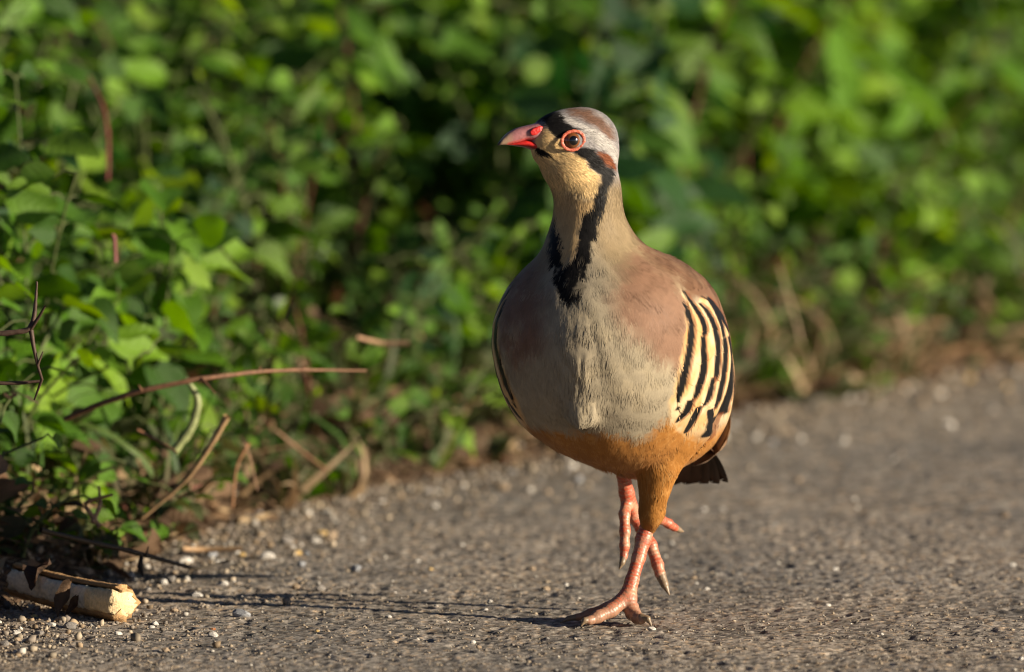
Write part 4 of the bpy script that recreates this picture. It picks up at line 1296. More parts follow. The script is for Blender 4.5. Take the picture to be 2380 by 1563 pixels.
def bird_color(p, jit=1.0, seed=0):
    """plumage colour by place on the bird"""
    p = np.asarray(p, dtype=np.float64)
    q = p.copy()
    wob = np.stack([vnoise(p, 700, seed + 11) - .5, vnoise(p, 700, seed + 12) - .5, vnoise(p, 700, seed + 13) - .5], 1) * 0.0016 * jit
    wob2 = np.stack([vnoise(p, 220, seed + 14) - .5] * 3, 1) * 0.002 * jit
    q += wob + wob2
    # head and throat: both sides of the head carry the same marks
    rel = q - HC
    lat = rel @ HL
    head = (q[:, 2] > 0.268)
    far = head & (lat < 0)
    q[far] -= 2 * lat[far, None] * HL[None, :]
    x, y, z = q[:, 0], q[:, 1], q[:, 2]
    n1 = fbm(p, 90, 3, 3)
    n2 = fbm(p, 320, 2, 6)
    c = np.tile(np.array(C_BREAST, dtype=np.float32), (len(p), 1))
    th = body_theta(p)
    # neck
    m = sstep(0.205, 0.228, z + (n1 - .5) * .02)
    c = mixc(c, C_NECK, m * sstep(0.2, 0.75, np.abs(th)) * 0.85)
    # pinkish sides of the breast
    for k in ("pink", "pinkb"):
        d = poly_sd(x, z, MK[k]) + (n1 - .5) * .012
        c = mixc(c, C_PINK, sstep(0.010, -0.008, d) * 0.9 * (p[:, 1] < 0.06))
    c = mixc(c, (.37, .30, .19), sstep(.55, .75, n1) * .40 * (z < .21))
    # mantle and back
    back = sstep(1.55, 2.0, np.abs(th) + (n1 - .5) * .2) * sstep(0.120, 0.145, z) * sstep(.262, .235, z)
    c = mixc(c, C_BACK, back)
    d = poly_sd(x, z, MK["mantle"]) + (n2 - .5) * .004
    c = mixc(c, (.165, .088, .050), sstep(0.003, -0.002, d) * (z < .235))
    # belly
    bz = sstep(0.004, -0.004, poly_sd(x, z, BELLY_LINE) + (n2 - .5) * .007)
    under = sstep(0.122, 0.108, z + (n1 - .5) * .01) * (p[:, 1] > -0.02)
    c = mixc(c, C_BELLY, np.maximum(bz, under) * (z < .135))
    c = mixc(c, (.42, .220, .070), sstep(.5, .75, n2) * .6 * np.maximum(bz, under) * (z < .135))
    # flanks
    z0 = p[:, 2]
    at = np.abs(th) + .34 * (th < 0) + (n2 - .5) * 0.02 * jit
    fe = np.interp(z0, FLANK_Z, FLANK_T)
    top = FLANK_Z.max(); bot = FLANK_Z.min() + .002
    fl = sstep(-0.05, 0.03, at - fe) * sstep(bot - .002, bot + .026, z0 + (n1 - .5) * .012) * sstep(top + .004, top + .002, z0)
    hi_edge = np.interp(np.abs(th) + .34 * (th < 0), TOP_T, TOP_Z)
    fl = fl * sstep(0.0, -0.002, z0 - hi_edge) * sstep(2.75, 2.65, at)
    cream = np.tile(np.array(C_CREAM, dtype=np.float32), (len(p), 1))
    cream = mixc(cream, (.62, .49, .31), sstep(.42, .62, fbm(p * np.array([1, 1, .6]), 110, 2, 21)) * .7)
    cream = mixc(cream, (.52, .25, .07), sstep(.55, .75, fbm(p * np.array([1, 1, .6]), 120, 2, 25)) * .5)
    c = c * (1 - fl[:, None]) + cream * fl[:, None]
    for zz, tl, tr in BARS:
        a0 = np.interp(z0, zz, tl); a1 = np.interp(z0, zz, tr)
        e = 0.012
        m = sstep(-e, e, at - a0) * sstep(-e, e, a1 - at) * sstep(-.0006, .0006, z0 - zz[0]) * sstep(-.0006, .0006, zz[-1] - z0)
        c = mixc(c, C_BLACK, m * sstep(2.75, 2.65, at))
        m2 = sstep(-e, e, at - a1) * sstep(-e, e, a1 + .034 - at) * sstep(-.0006, .0006, z0 - zz[0]) * sstep(-.0006, .0006, zz[-1] - z0)
        c = mixc(c, C_EAR, m2 * .75 * (at > 1.2))
    # faint dark smudge ahead of the first bar
    # neck and head marks
    fr = ((p[:, 1] < 0.012) | head).astype(np.float32)
    def paint(key, col, soft=.0010, amt=1.0, guard=None, shrink=0.0):
        d = poly_sd(x, z, MK[key]) + shrink
        m = sstep(soft, -soft, d) * amt * fr
        if guard is not None: m = m * guard
        return mixc(c, col, m)
    hd = sstep(0.264, 0.270, z)
    c = mixc(c, C_GREY, hd * sstep(.271, .285, z) * (lat * 0 + 1))
    c = paint("throat", (.48, .32, .15), .002)
    c = paint("face", C_FACE, .0015)
    # chin and underside of the jaw keep the buff of the face
    jaw = head & (rel @ HF > 0.004) & (z < .293)
    c = mixc(c, C_FACE, jaw.astype(np.float32) * sstep(.268, .274, z))
    c = paint("brow", C_WHITE, .0015, .60)
    c = paint("crown_brown", C_CBROWN, .0022, .95)
    top_h = sstep(0.0005, .004, HC[2] + .0135 - z)  # noqa
    c = paint("ear", C_EAR, .0008)
    c = paint("mask", C_BLACK, .0008)
    rag = (fbm(p * np.array([1, 1, .45]), 420, 2, 58) - .5) * .0020 * sstep(.285, .255, z)
    c = paint("stripe", C_BLACK, .0011, shrink=.0001 + rag)
    bibn = sstep(.50, .68, fbm(p * np.array([1, 1, .5]), 260, 2, 57)) * sstep(.236, .222, z) * .75
    c = mixc(c, (.22, .185, .13), bibn * sstep(.001, -.001, poly_sd(x, z, MK["stripe"])) * fr)
    c = paint("neck_left_band", C_BLACK, .0012, shrink=.0003 + rag)
    c = paint("gape", C_BLACK, .0005)
    # feather mottling
    c = c * (0.86 + 0.28 * n2)[:, None] * (0.92 + 0.16 * n1)[:, None]
    return c.astype(np.float32)

def feather_flow(p, n):
    """direction in which the feathers lie"""
    z = p[:, 2]
    g = np.zeros_like(p)
    bodyw = sstep(.245, .215, z)
    headw = sstep(.268, .285, z)
    neckw = np.clip(1 - bodyw - headw, 0, 1)
    th = body_theta(p)
    side = sstep(.5, 1.3, np.abs(th))
    aft = np.array([-FW[0], -FW[1], 0.0])
    g += (bodyw * (1 - side))[:, None] * np.array([0.0, 0.15, -1.0])
    g += (bodyw * side)[:, None] * (aft * 0.55 + np.array([0, 0, -0.75]))
    g += neckw[:, None] * np.array([0.02, 0.0, -1.0])
    g += headw[:, None] * (-HF * 0.9 + np.array([0, 0, -0.45]))
    g[:, 0] += (vnoise(p, 60, 31) - .5) * .5
    g[:, 1] += (vnoise(p, 60, 32) - .5) * .5
    g -= n * np.sum(g * n, 1, keepdims=True)
    return g / (np.linalg.norm(g, axis=1, keepdims=True) + 1e-9)

def plumage_material(name, rough=.62, sheen=.25, bump=.0):
    m, nt, b = new_mat(name)
    a = N(nt, "ShaderNodeAttribute", attribute_name="Col")
    nt.links.new(a.outputs["Color"], b.inputs["Base Color"])
    b.inputs["Roughness"].default_value = rough
    b.inputs["Specular IOR Level"].default_value = .10
    b.inputs["Sheen Weight"].default_value = sheen * .12
    b.inputs["Sheen Roughness"].default_value = .5
    if bump:
        tc = N(nt, "ShaderNodeTexCoord")
        mp = N(nt, "ShaderNodeMapping")
        mp.inputs["Scale"].default_value = (1.0, 1.0, 0.35)
        no = N(nt, "ShaderNodeTexNoise")
        no.inputs["Scale"].default_value = 900
        no.inputs["Detail"].default_value = 3
        bp = N(nt, "ShaderNodeBump")
        bp.inputs["Strength"].default_value = bump
        bp.inputs["Distance"].default_value = .0006
        nt.links.new(tc.outputs["Object"], mp.inputs[0])
        nt.links.new(mp.outputs[0], no.inputs["Vector"])
        nt.links.new(no.outputs[0], bp.inputs["Height"])
        nt.links.new(bp.outputs[0], b.inputs["Normal"])
    return m

# legs -------------------------------------------------------------
def dn(pts, y):
    return [(p[0], y_, p[1] - TILT * y_) for p, y_ in zip(pts, y)]
def from_leg(pts):
    a = np.asarray(pts, dtype=np.float64)
    return np.stack([(1560 + a[:, 0] * 0.35821 - 1485) / PXM, (1815 - 1320 - a[:, 1] * 0.35829) / PXM], 1)

def chain(pts, rad, out, bump=0.0, freq=0.0026):
    for k in range(len(pts) - 1):
        out.append((np.array(pts[k]), np.array(pts[k + 1]), rad[k], rad[k + 1], bump, freq))

LEG_L, LEG_R, CLAW_L, CLAW_R = [], [], [], []
tar = dn(from_leg([(890, 600), (860, 700), (820, 850), (765, 1030), (728, 1170)]), [.018, .017, .012, .005, .001])
chain(tar, [.0052, .0053, .0044, .0044, .0060], LEG_L, .028)
J = tar[-1]
J = (J[0], J[1], max(J[2], .0085))
mid = [J, (0.0612, -.009, .0092), (0.0530, -.016, .0062), (0.0478, -.0205, .0042)]
chain(mid, [.0058, .0046, .0040, .0030], LEG_L, .032)
chain([(0.0478, -.0205, .0048), (0.0448, -.0225, .0046), (0.0425, -.0240, .0012)], [.0026, .0019, .0005], CLAW_L)
inn = [J, (0.0585, -.002, .0100), (0.0485, -.004, .0068), (0.0408, -.0055, .0046)]
chain(inn, [.0050, .0034, .0030, .0024], LEG_L, .032)
chain([(0.0408, -.0055, .0048), (0.0350, -.0065, .0040), (0.0298, -.0075, .0014)], [.0022, .0016, .0005], CLAW_L)
otr = [J, (0.0745, -.006, .0070), (0.0775, -.014, .0052), (0.0800, -.0200, .0046)]
chain(otr, [.0052, .0044, .0038, .0030], LEG_L, .032)
chain([(0.0800, -.0200, .0062), (0.0838, -.0225, .0058), (0.0862, -.0235, .0012)], [.0026, .0018, .0005], CLAW_L)
hnd = [J, (0.0760, .010, .0095), (0.0785, .017, .0050)]
chain(hnd, [.0040, .0026, .0020], LEG_L, .028)
chain([(0.0785, .017, .0050), (0.0795, .021, .0020)], [.0016, .0005], CLAW_L)
# the lifted right leg
yR = .062
tr2 = dn(from_leg([(685, 90), (730, 330), (790, 520)]), [.048, .056, .064])
chain(tr2, [.0046, .0050, .0050], LEG_R, .028)
JR = tr2[-1]
t1 = [tr2[1]] + dn(from_leg([(712, 500), (715, 640), (712, 760), (706, 850)]), [.050, .046, .044, .043])
t1[0] = dn(from_leg([(735, 400)]), [.058])[0]
chain(t1, [.0042, .0036, .0034, .0032, .0026], LEG_R, .032)
chain(dn(from_leg([(706, 840), (692, 900), (667, 955)]), [.043, .041, .040]), [.0026, .0018, .0005], CLAW_R)
t2 = [JR] + dn(from_leg([(860, 630), (930, 760), (985, 920), (1005, 1000)]), [.064, .060, .056, .054])
chain(t2, [.0046, .0042, .0040, .0038, .0034], LEG_R, .032)
chain(dn(from_leg([(1005, 995), (1040, 1080), (1082, 1172)]), [.054, .052, .050]), [.0035, .0026, .0005], CLAW_R)
t3 = [JR] + dn(from_leg([(920, 510), (1010, 550), (1080, 590), (1130, 625)]), [.070, .076, .082, .086])
chain(t3, [.0044, .0036, .0032, .0030, .0026], LEG_R, .032)
chain(dn(from_leg([(1125, 620), (1170, 645), (1208, 660)]), [.086, .089, .091]), [.0025, .0018, .0006], CLAW_R)

def leg_sd(segs, claws):
    def fn(p):
        d = None
        for a, b, ra, rb, bump, fq in segs:
            a = a.astype(np.float32); b = b.astype(np.float32)
            ba = b - a
            L = np.linalg.norm(ba)
            t = np.clip(((p - a) @ ba) / (L * L), 0, 1)
            r = (ra + (rb - ra) * t) * .92
            r = r * (1 + bump * np.sin(t * L / fq * 2 * np.pi))
            e = np.linalg.norm(p - a - t[:, None] * ba, axis=1) - r
            d = e if d is None else smin(d, e, .0022)
        for a, b, ra, rb, _, _ in claws:
            d = smin(d, sd_cone(p, a, b, ra, rb), .0006)
        return d
    return fn

def leg_color(p, segs, claws, dusty):
    n = vnoise(p, 520, 41); n2 = vnoise(p, 1400, 42); n3 = vnoise(p, 150, 43)
    c = np.tile(np.array((.50, .085, .036), dtype=np.float32), (len(p), 1))
    # pale scale edges across the scutes
    best = np.full(len(p), 1e9); ph = np.zeros(len(p)); an = np.zeros(len(p))
    for a, b, ra, rb, bump, fq in segs:
        ba = b - a; L = np.linalg.norm(ba)
        t = np.clip(((p - a) @ ba) / (L * L), 0, 1)
        e = np.linalg.norm(p - a - t[:, None] * ba, axis=1) - (ra + (rb - ra) * t)
        u = e < best
        best[u] = e[u]; ph[u] = np.sin(t[u] * L / fq * 2 * np.pi + n[u] * 2)
    c = mixc(c, (.58, .30, .18), sstep(.45, .8, n3 + .3 * (n - .5)) * .65)
    c = mixc(c, (.50, .36, .24), sstep(-.4, -.9, ph) * (.2 + .4 * n))
    c = mixc(c, (.30, .185, .115), sstep(.026, .006, p[:, 2] + (n - .5) * .012) * .85 * dusty)
    c = mixc(c, (.24, .15, .10), sstep(.50, .75, n2) * .65)
    cd = np.full(len(p), 1e9)
    for a, b, ra, rb, _, _ in claws:
        cd = np.minimum(cd, sd_cone(p.astype(np.float32), a, b, ra, rb))
    m = sstep(.0005, .0001, cd) * (best > .0002)
    c = mixc(c, (.22, .155, .095), m)
    return c.astype(np.float32)

def build_bird():
    root = empty("partridge", (0.067, 0.0, 0.0))
    tag(root, "grey and buff partridge with black necklace and barred flanks walking on asphalt", "partridge")
    off = np.array([0.067, 0.0, 0.0])
    mp = plumage_material("feathered_skin", .65, .2, .25)
    ml, nt, b = new_mat("leg_scales")
    a = N(nt, "ShaderNodeAttribute", attribute_name="Col")
    nt.links.new(a.outputs["Color"], b.inputs["Base Color"])
    b.inputs["Roughness"].default_value = .42
    b.inputs["Subsurface Weight"].default_value = .08
    b.inputs["Subsurface Radius"].default_value = (.004, .0012, .0008)
    vo = N(nt, "ShaderNodeTexVoronoi"); vo.inputs["Scale"].default_value = 620
    tc = N(nt, "ShaderNodeTexCoord"); bp = N(nt, "ShaderNodeBump")
    bp.inputs["Strength"].default_value = .28; bp.inputs["Distance"].default_value = .0005
    nt.links.new(tc.outputs["Object"], vo.inputs["Vector"]); nt.links.new(vo.outputs["Distance"], bp.inputs["Height"])
    nt.links.new(bp.outputs[0], b.inputs["Normal"])

    v, f = surface_nets(sd_bird, (-.03, -.095, .044), (.155, .175, .328), .0012)
    v = relax(v, f, 3)
    nrm = grad(sd_bird, v)
    # soft unevenness where groups of feathers lie over each other
    lump = (fbm(v * np.array([1, 1, .55]), 130, 2, 51) - .5) * .0008 * sstep(.262, .235, v[:, 2])
    keel = np.exp(-((v[:, 0] - .042) / .016) ** 2) * (v[:, 1] < 0) * sstep(.125, .135, v[:, 2]) * sstep(.205, .185, v[:, 2])
    lump += keel * (fbm(v * np.array([1, 1, .4]), 220, 2, 52) - .5) * .0026
    v = v + nrm * lump[:, None]
    col = bird_color(v)
    parts_v, parts_f, parts_c = [v], [f], [col]
    nv = len(v)
    mats = np.zeros(len(f), dtype=np.int32)
    for segs, claws, lo, hi, dusty in ((LEG_L, CLAW_L, (.024, -.032, -.003), (.096, .030, .066), 1.0),
                                       (LEG_R, CLAW_R, (.058, .034, .004), (.116, .098, .100), .25)):
        fn = leg_sd(segs, claws)
        lv, lf = surface_nets(fn, lo, hi, .0006)
        lv = relax(lv, lf, 1, .4)
        parts_v.append(lv); parts_c.append(leg_color(lv, segs, claws, dusty)); parts_f.append(lf + nv)
        mats = np.concatenate([mats, np.ones(len(lf), dtype=np.int32)])
        nv += len(lv)
    V = np.concatenate(parts_v) - off
    body = mesh_obj("body", V, np.concatenate(parts_f), mp, root, np.concatenate(parts_c))
    body.data.materials.append(ml)
    body.data.polygons.foreach_set("material_index", mats)

    # plumage: fine barbs lying over the skin ---------------------------------
    q = v[f]
    ar = np.linalg.norm(np.cross(q[:, 2] - q[:, 0], q[:, 3] - q[:, 1]), axis=1) * .5
    cz = q[:, :, 2].mean(1); cy = q[:, :, 1].mean(1)
    w = ar * np.where(cz > .262, 3.2, 1.0) * np.where(cy > .06, .35, 1.0)
    NB = 95000
    pick = rng.choice(len(f), NB, p=w / w.sum())
    u1, u2 = rng.random(NB), rng.random(NB)
    Q = q[pick]
    P = (Q[:, 0] * ((1 - u1) * (1 - u2))[:, None] + Q[:, 1] * (u1 * (1 - u2))[:, None]
         + Q[:, 2] * (u1 * u2)[:, None] + Q[:, 3] * ((1 - u1) * u2)[:, None])
    fnm = np.cross(q[:, 2] - q[:, 0], q[:, 3] - q[:, 1]); fnm /= np.linalg.norm(fnm, axis=1, keepdims=True) + 1e-12
    vn = np.zeros_like(v)
    for k in range(4): np.add.at(vn, f[:, k], fnm)
    vn /= np.linalg.norm(vn, axis=1, keepdims=True) + 1e-12
    if np.mean(np.sum(vn * nrm, 1)) < 0: vn = -vn
    nn = vn[f[pick]].mean(1); nn /= np.linalg.norm(nn, axis=1, keepdims=True)
    keep = np.ones(NB, dtype=bool)
    eyeP = front_point(from_head([(647, 350)]))[0]
    keep &= np.linalg.norm(P - eyeP, axis=1) > .0078
    rel = P - HC; latp = rel @ HL
    Pm = P - 2 * latp[:, None] * HL
    keep &= np.linalg.norm(Pm - eyeP, axis=1) > .0078
    bk = HP(.012, .3005)
    keep &= ~((np.linalg.norm(P - bk, axis=1) < .0085))
    keep &= P[:, 2] > .0575
    tq = body_theta(P); tq = np.abs(tq) + .34 * (tq < 0)
    onfl = (tq > np.interp(P[:, 2], FLANK_Z, FLANK_T) + .01) & (P[:, 2] > FLANK_Z.min() + .004) & (P[:, 2] < np.interp(tq, TOP_T, TOP_Z)) & (tq < 2.6)
    keep &= ~(onfl & (rng.random(NB) > .06))
    P, nn = P[keep], nn[keep]
    n_ = len(P)
    g = feather_flow(P, nn)
    th = np.abs(body_theta(P))
    onhead = sstep(.255, .275, P[:, 2])
    flank = ((th > .85) & (P[:, 2] > .10) & (P[:, 2] < .205)).astype(float)
    belly = sstep(.125, .10, P[:, 2])
    keelw = np.exp(-((P[:, 0] - .042) / .020) ** 2) * (P[:, 1] < 0) * sstep(.12, .135, P[:, 2]) * sstep(.21, .185, P[:, 2])
    L = (.0052 * (1 - onhead) + .0030 * onhead) * (1 + .15 * belly + .5 * keelw) * (.6 + .8 * rng.random(n_))
    thighm = sstep(.09, .075, P[:, 2])
    L *= (1 - .35 * thighm)
    W = (.00042 * (1 - onhead) + .00026 * onhead) * (.7 + .6 * rng.random(n_))
    lift = (.003 + .012 * rng.random(n_)) * (1 - .6 * flank) * (1 + 3.0 * keelw + 2.0 * belly + 7.0 * onhead)
    clump = vnoise(P * np.array([1, 1, .5]), 240, 61)
    lift *= (.5 + clump)
    side = np.cross(nn, g)
    A = P - nn * .0002
    d0 = sd_bird(P)
    B = P + g * (L * .5)[:, None]
    C = P + g * L[:, None] + side * ((rng.random(n_) - .5) * L * .22)[:, None]
    for _ in range(2):
        B = B + nn * (d0 + .00004 + lift * L * .6 - sd_bird(B))[:, None]
        C = C + nn * (d0 + .00005 + lift * L - sd_bird(C))[:, None]
    sw = side * W[:, None]
    VV = np.stack([A - sw, A + sw, B + sw * .8, B - sw * .8, C - sw * .12, C + sw * .12], 1).reshape(-1, 3)
    base = np.arange(n_)[:, None] * 6
    FF = np.concatenate([base + np.array([[3, 2, 1, 0]]), base + np.array([[4, 5, 2, 3]])])
    cc = bird_color(P, .9, 0) * (1 + (rng.random(n_) - .5) * (.12 + .60 * onhead))[:, None].astype(np.float32)
    CCc = np.repeat(cc[:, None, :], 6, 1)
    CCc[:, 4:] = CCc[:, 4:] * 1.08
    mpl = plumage_material("plumage_barbs", .55, .25)
    pl = mesh_obj("plumage", VV - off, FF, mpl, root, CCc.reshape(-1, 3))
    own = nn + g * .05 + side * ((rng.random(n_) - .5) * (.06 + .35 * onhead))[:, None]
    own /= np.linalg.norm(own, axis=1, keepdims=True)
    if len(pl.data.vertices) == n_ * 6:
        pl.data.normals_split_custom_set_from_vertices(np.repeat(own, 6, 0).tolist())
    tag(pl, kind="stuff")

    # flank feathers: overlapping rounded vanes, each a part -------------------
    mf = plumage_material("flank_vane", .5, .2)
    def surf_at(theta, z):
        a = np.interp(z, T_Z, T_A); bf = np.interp(z, T_Z, T_BF); bb = np.interp(z, T_Z, T_BB)
        cx = np.interp(z, T_Z, T_CX); cyy = np.interp(z, T_Z, T_CY)
        f_ = np.cos(theta); l_ = np.sin(theta)
        fo = f_ * np.where(f_ > 0, bf, bb); la = l_ * a
        return np.stack([cx + FW[0] * fo + LF[0] * la, cyy + FW[1] * fo + LF[1] * la, z], -1)
    nu, nvv = 13, 22
    for sgn in (1, -1):
        for row in range(6):
            ztip = .104 + row * .0155
            for ci in range(13):
                t0 = .92 + ci * .155 + (.07 if row % 2 else 0)
                fz = np.interp(ztip, FLANK_Z, FLANK_T)
                if t0 - .16 < fz or t0 > 2.6: continue
                zt = ztip + (rng.random() - .5) * .006
                if zt + .016 > np.interp(t0, TOP_T, TOP_Z) + .002: continue
                hw = .135 + rng.random() * .02
                UU, SS = np.meshgrid(np.linspace(-1, 1, nu), np.linspace(0, 1, nvv))
                prof = np.sqrt(np.clip(1 - np.clip((SS - .55) / .45, 0, 1) ** 2, 0, 1)) * .98 + .02
                tht = t0 + UU * hw * prof - (.34 if sgn < 0 else 0)
                zz = zt + .026 * (1 - SS) + .0015 * UU ** 2 * (1 - SS)
                pt = surf_at(sgn * tht, zz).reshape(-1, 3)
                nr = grad(sd_loft, pt)
                offs = (.0002 + .0005 * SS - .0003 * UU ** 2 * SS).reshape(-1)
                vtx = pt + nr * offs[:, None]
                cv = bird_color(pt + np.array([(rng.random() - .5) * .0004, 0, (rng.random() - .5) * .0008]), .3)
                idx = np.arange(nu * nvv).reshape(nvv, nu)
                fc = np.stack([idx[:-1, :-1], idx[1:, :-1], idx[1:, 1:], idx[:-1, 1:]], -1).reshape(-1, 4)
                if sgn < 0: fc = fc[:, ::-1]
                mesh_obj("flank_feather", vtx - off, fc, mf, root, cv)

    # tail ---------------------------------------------------------------
    mt = plumage_material("tail_vane", .5, .1)
    base_p = np.array([.1120, .100, .108])
    tips = [(.0960, .150, .0745), (.103, .155, .0725), (.111, .158, .0715), (.119, .160, .0710), (.1265, .161, .0705), (.1320, .160, .0710)]
    for k, tp in enumerate(tips):
        tp = np.array(tp)
        ax = tp - base_p
        L_ = np.linalg.norm(ax); ax = ax / L_
        sd_ = np.cross(ax, np.array([.1, -.6, .8])); sd_ /= np.linalg.norm(sd_)
        up = np.cross(sd_, ax)
        nu2, nv2 = 7, 16
        vt, cl = [], []
        for i in range(nv2):
            s_ = i / (nv2 - 1)
            wd_ = .0085 * (0.45 + .55 * min(1, s_ * 2.5)) * (math.sqrt(max(0, 1 - max(0, (s_ - .86) / .14) ** 2)) * .97 + .03)
            for j in range(nu2):
                u_ = j / (nu2 - 1) * 2 - 1
                vt.append(base_p + ax * L_ * s_ + sd_ * u_ * wd_ + up * (-.0018 * u_ * u_ + .0012 * (k - 2) + .004 * math.sin(s_ * 3)))
                shf = math.exp(-(u_ / .12) ** 2)
                br = .9 + .2 * random.random()
                cl.append(np.array([.085 * br + .05 * shf, .045 * br + .03 * shf, .026 * br + .018 * shf]))
        idx = np.arange(nu2 * nv2).reshape(nv2, nu2)
        fc = np.stack([idx[:-1, :-1], idx[:-1, 1:], idx[1:, 1:], idx[1:, :-1]], -1).reshape(-1, 4)
        mesh_obj("tail_feather", np.array(vt) - off, fc, mt, root, np.array(cl))

    # folded wing feathers along each side, behind the flank ------------------
    mw = plumage_material("wing_vane", .5, .1)
    for sgn in (1, -1):
        for k in range(6):
            z0, z1 = .186 - .010 * k, .139 - .006 * k
            th0, th1 = 2.45 + .02 * k, 2.95
            nu2, nv2 = 6, 14
            UU, SS = np.meshgrid(np.linspace(-1, 1, nu2), np.linspace(0, 1, nv2))
            prof = np.sqrt(np.clip(1 - np.clip((SS - .8) / .2, 0, 1) ** 2, 0, 1)) * .95 + .05
            zz = z0 + (z1 - z0) * SS + UU * .0072 * prof
            pt = surf_at(sgn * (th0 + (th1 - th0) * SS), zz).reshape(-1, 3)
            nr = grad(sd_bird, pt)
            pt = pt - nr * sd_bird(pt)[:, None] + nr * (.0016 + .0006 * k - .0006 * UU ** 2).reshape(-1, 1)
            br = .85 + .3 * vnoise(pt, 300, 71)
            cw = np.stack([.21 * br, .125 * br, .072 * br], 1)
            ed = sstep(.6, 1.0, np.abs(UU)).reshape(-1)
            cw = cw * (1 - ed[:, None] * .5) + np.array([.40, .30, .2]) * ed[:, None] * .5
            idx = np.arange(nu2 * nv2).reshape(nv2, nu2)
            fc = np.stack([idx[:-1, :-1], idx[1:, :-1], idx[1:, 1:], idx[:-1, 1:]], -1).reshape(-1, 4)
            if sgn > 0: fc = fc[:, ::-1]
            mesh_obj("wing_feather", pt - off, fc, mw, root, cw)

    # eyes ----------------------------------------------------------------
    me_, nt, b = new_mat("eye_gloss")
    a = N(nt, "ShaderNodeAttribute", attribute_name="Col")
    nt.links.new(a.outputs["Color"], b.inputs["Base Color"])
    b.inputs["Roughness"].default_value = .06
    b.inputs["Coat Weight"].default_value = 1.0
    b.inputs["Coat Roughness"].default_value = .06
    mr, nt, b = new_mat("eye_ring_skin")
    no = N(nt, "ShaderNodeTexNoise"); no.inputs["Scale"].default_value = 900
    cr = N(nt, "ShaderNodeValToRGB")
    cr.color_ramp.elements[0].position = .35; cr.color_ramp.elements[0].color = (.36, .050, .024, 1)
    cr.color_ramp.elements[1].position = .7; cr.color_ramp.elements[1].color = (.52, .15, .075, 1)
    tc = N(nt, "ShaderNodeTexCoord"); bp = N(nt, "ShaderNodeBump"); bp.inputs["Distance"].default_value = .0004
    nt.links.new(tc.outputs["Object"], no.inputs["Vector"]); nt.links.new(no.outputs[0], cr.inputs[0])
    nt.links.new(cr.outputs[0], b.inputs["Base Color"]); nt.links.new(no.outputs[0], bp.inputs["Height"]); nt.links.new(bp.outputs[0], b.inputs["Normal"])
    b.inputs["Roughness"].default_value = .4
    for sgn in (1, -1):
        ctr = eyeP.copy()
        axd = np.array([HL[0] * 1.0 - .04, HL[1], .06]); axd /= np.linalg.norm(axd)
        if sgn < 0:
            ctr = ctr - 2 * ((ctr - HC) @ HL) * HL
            axd = axd - 2 * (axd @ HL) * HL
        R = .0058
        c0 = ctr - axd * .0031
        t1_ = np.cross(axd, [0, 0, 1.0]); t1_ /= np.linalg.norm(t1_)
        t2_ = np.cross(t1_, axd)
        nr_, ns = 28, 40
        vs, cs_, fs = [], [], []
        for i in range(nr_ + 1):
            ph = math.pi * .62 * i / nr_
            for j in range(ns):
                ps = 2 * math.pi * j / ns
                d_ = axd * math.cos(ph) + (t1_ * math.cos(ps) + t2_ * math.sin(ps)) * math.sin(ph)
                vs.append(c0 + d_ * R)
                r_ = math.sin(ph) * R
                if r_ < .00275: cc_ = np.array([.002, .002, .002])
                elif r_ < .0052:
                    k_ = random.random() * .25 + .85
                    cc_ = np.array([.15, .052, .014]) * k_
                else: cc_ = np.array([.02, .008, .005])
                cs_.append(cc_)
        for i in range(nr_):
            for j in range(ns):
                fs.append((i * ns + j, (i + 1) * ns + j, (i + 1) * ns + (j + 1) % ns, i * ns + (j + 1) % ns))
        eye = mesh_obj("eye", np.array(vs) - off, np.array(fs), me_, root, np.array(cs_))
        vs, fs = [], []
        for i in range(48):
            ps = 2 * math.pi * i / 48
            rr = .0064 + .0004 * math.cos(2 * ps + .8)
            for j in range(10):
                al = 2 * math.pi * j / 10
                m_ = .00105 * (1 + .22 * math.sin(ps * 17) * math.sin(ps * 5 + 1))
                dr = (t1_ * math.cos(ps) * 1.06 + t2_ * math.sin(ps) * .95)
                vs.append(c0 + axd * (.0037 + .38 * m_ * math.sin(al)) + dr * (rr + m_ * math.cos(al)))
        for i in range(48):
            for j in range(10):
                fs.append((i * 10 + j, ((i + 1) % 48) * 10 + j, ((i + 1) % 48) * 10 + (j + 1) % 10, i * 10 + (j + 1) % 10))
        mesh_obj("eye_ring", np.array(vs) - off, np.array(fs), mr, eye)

    # beak ----------------------------------------------------------------
    mbk, nt, b = new_mat("beak_horn")
    a = N(nt, "ShaderNodeAttribute", attribute_name="Col")
    nt.links.new(a.outputs["Color"], b.inputs["Base Color"])
    b.inputs["Roughness"].default_value = .3
    b.inputs["Subsurface Weight"].default_value = .1
    b.inputs["Subsurface Radius"].default_value = (.003, .001, .0008)
    no = N(nt, "ShaderNodeTexNoise"); no.inputs["Scale"].default_value = 700; no.inputs["Detail"].default_value = 3
    tc = N(nt, "ShaderNodeTexCoord"); bp = N(nt, "ShaderNodeBump"); bp.inputs["Distance"].default_value = .0005; bp.inputs["Strength"].default_value = .5
    nt.links.new(tc.outputs["Object"], no.inputs["Vector"]); nt.links.new(no.outputs[0], bp.inputs["Height"]); nt.links.new(bp.outputs[0], b.inputs["Normal"])
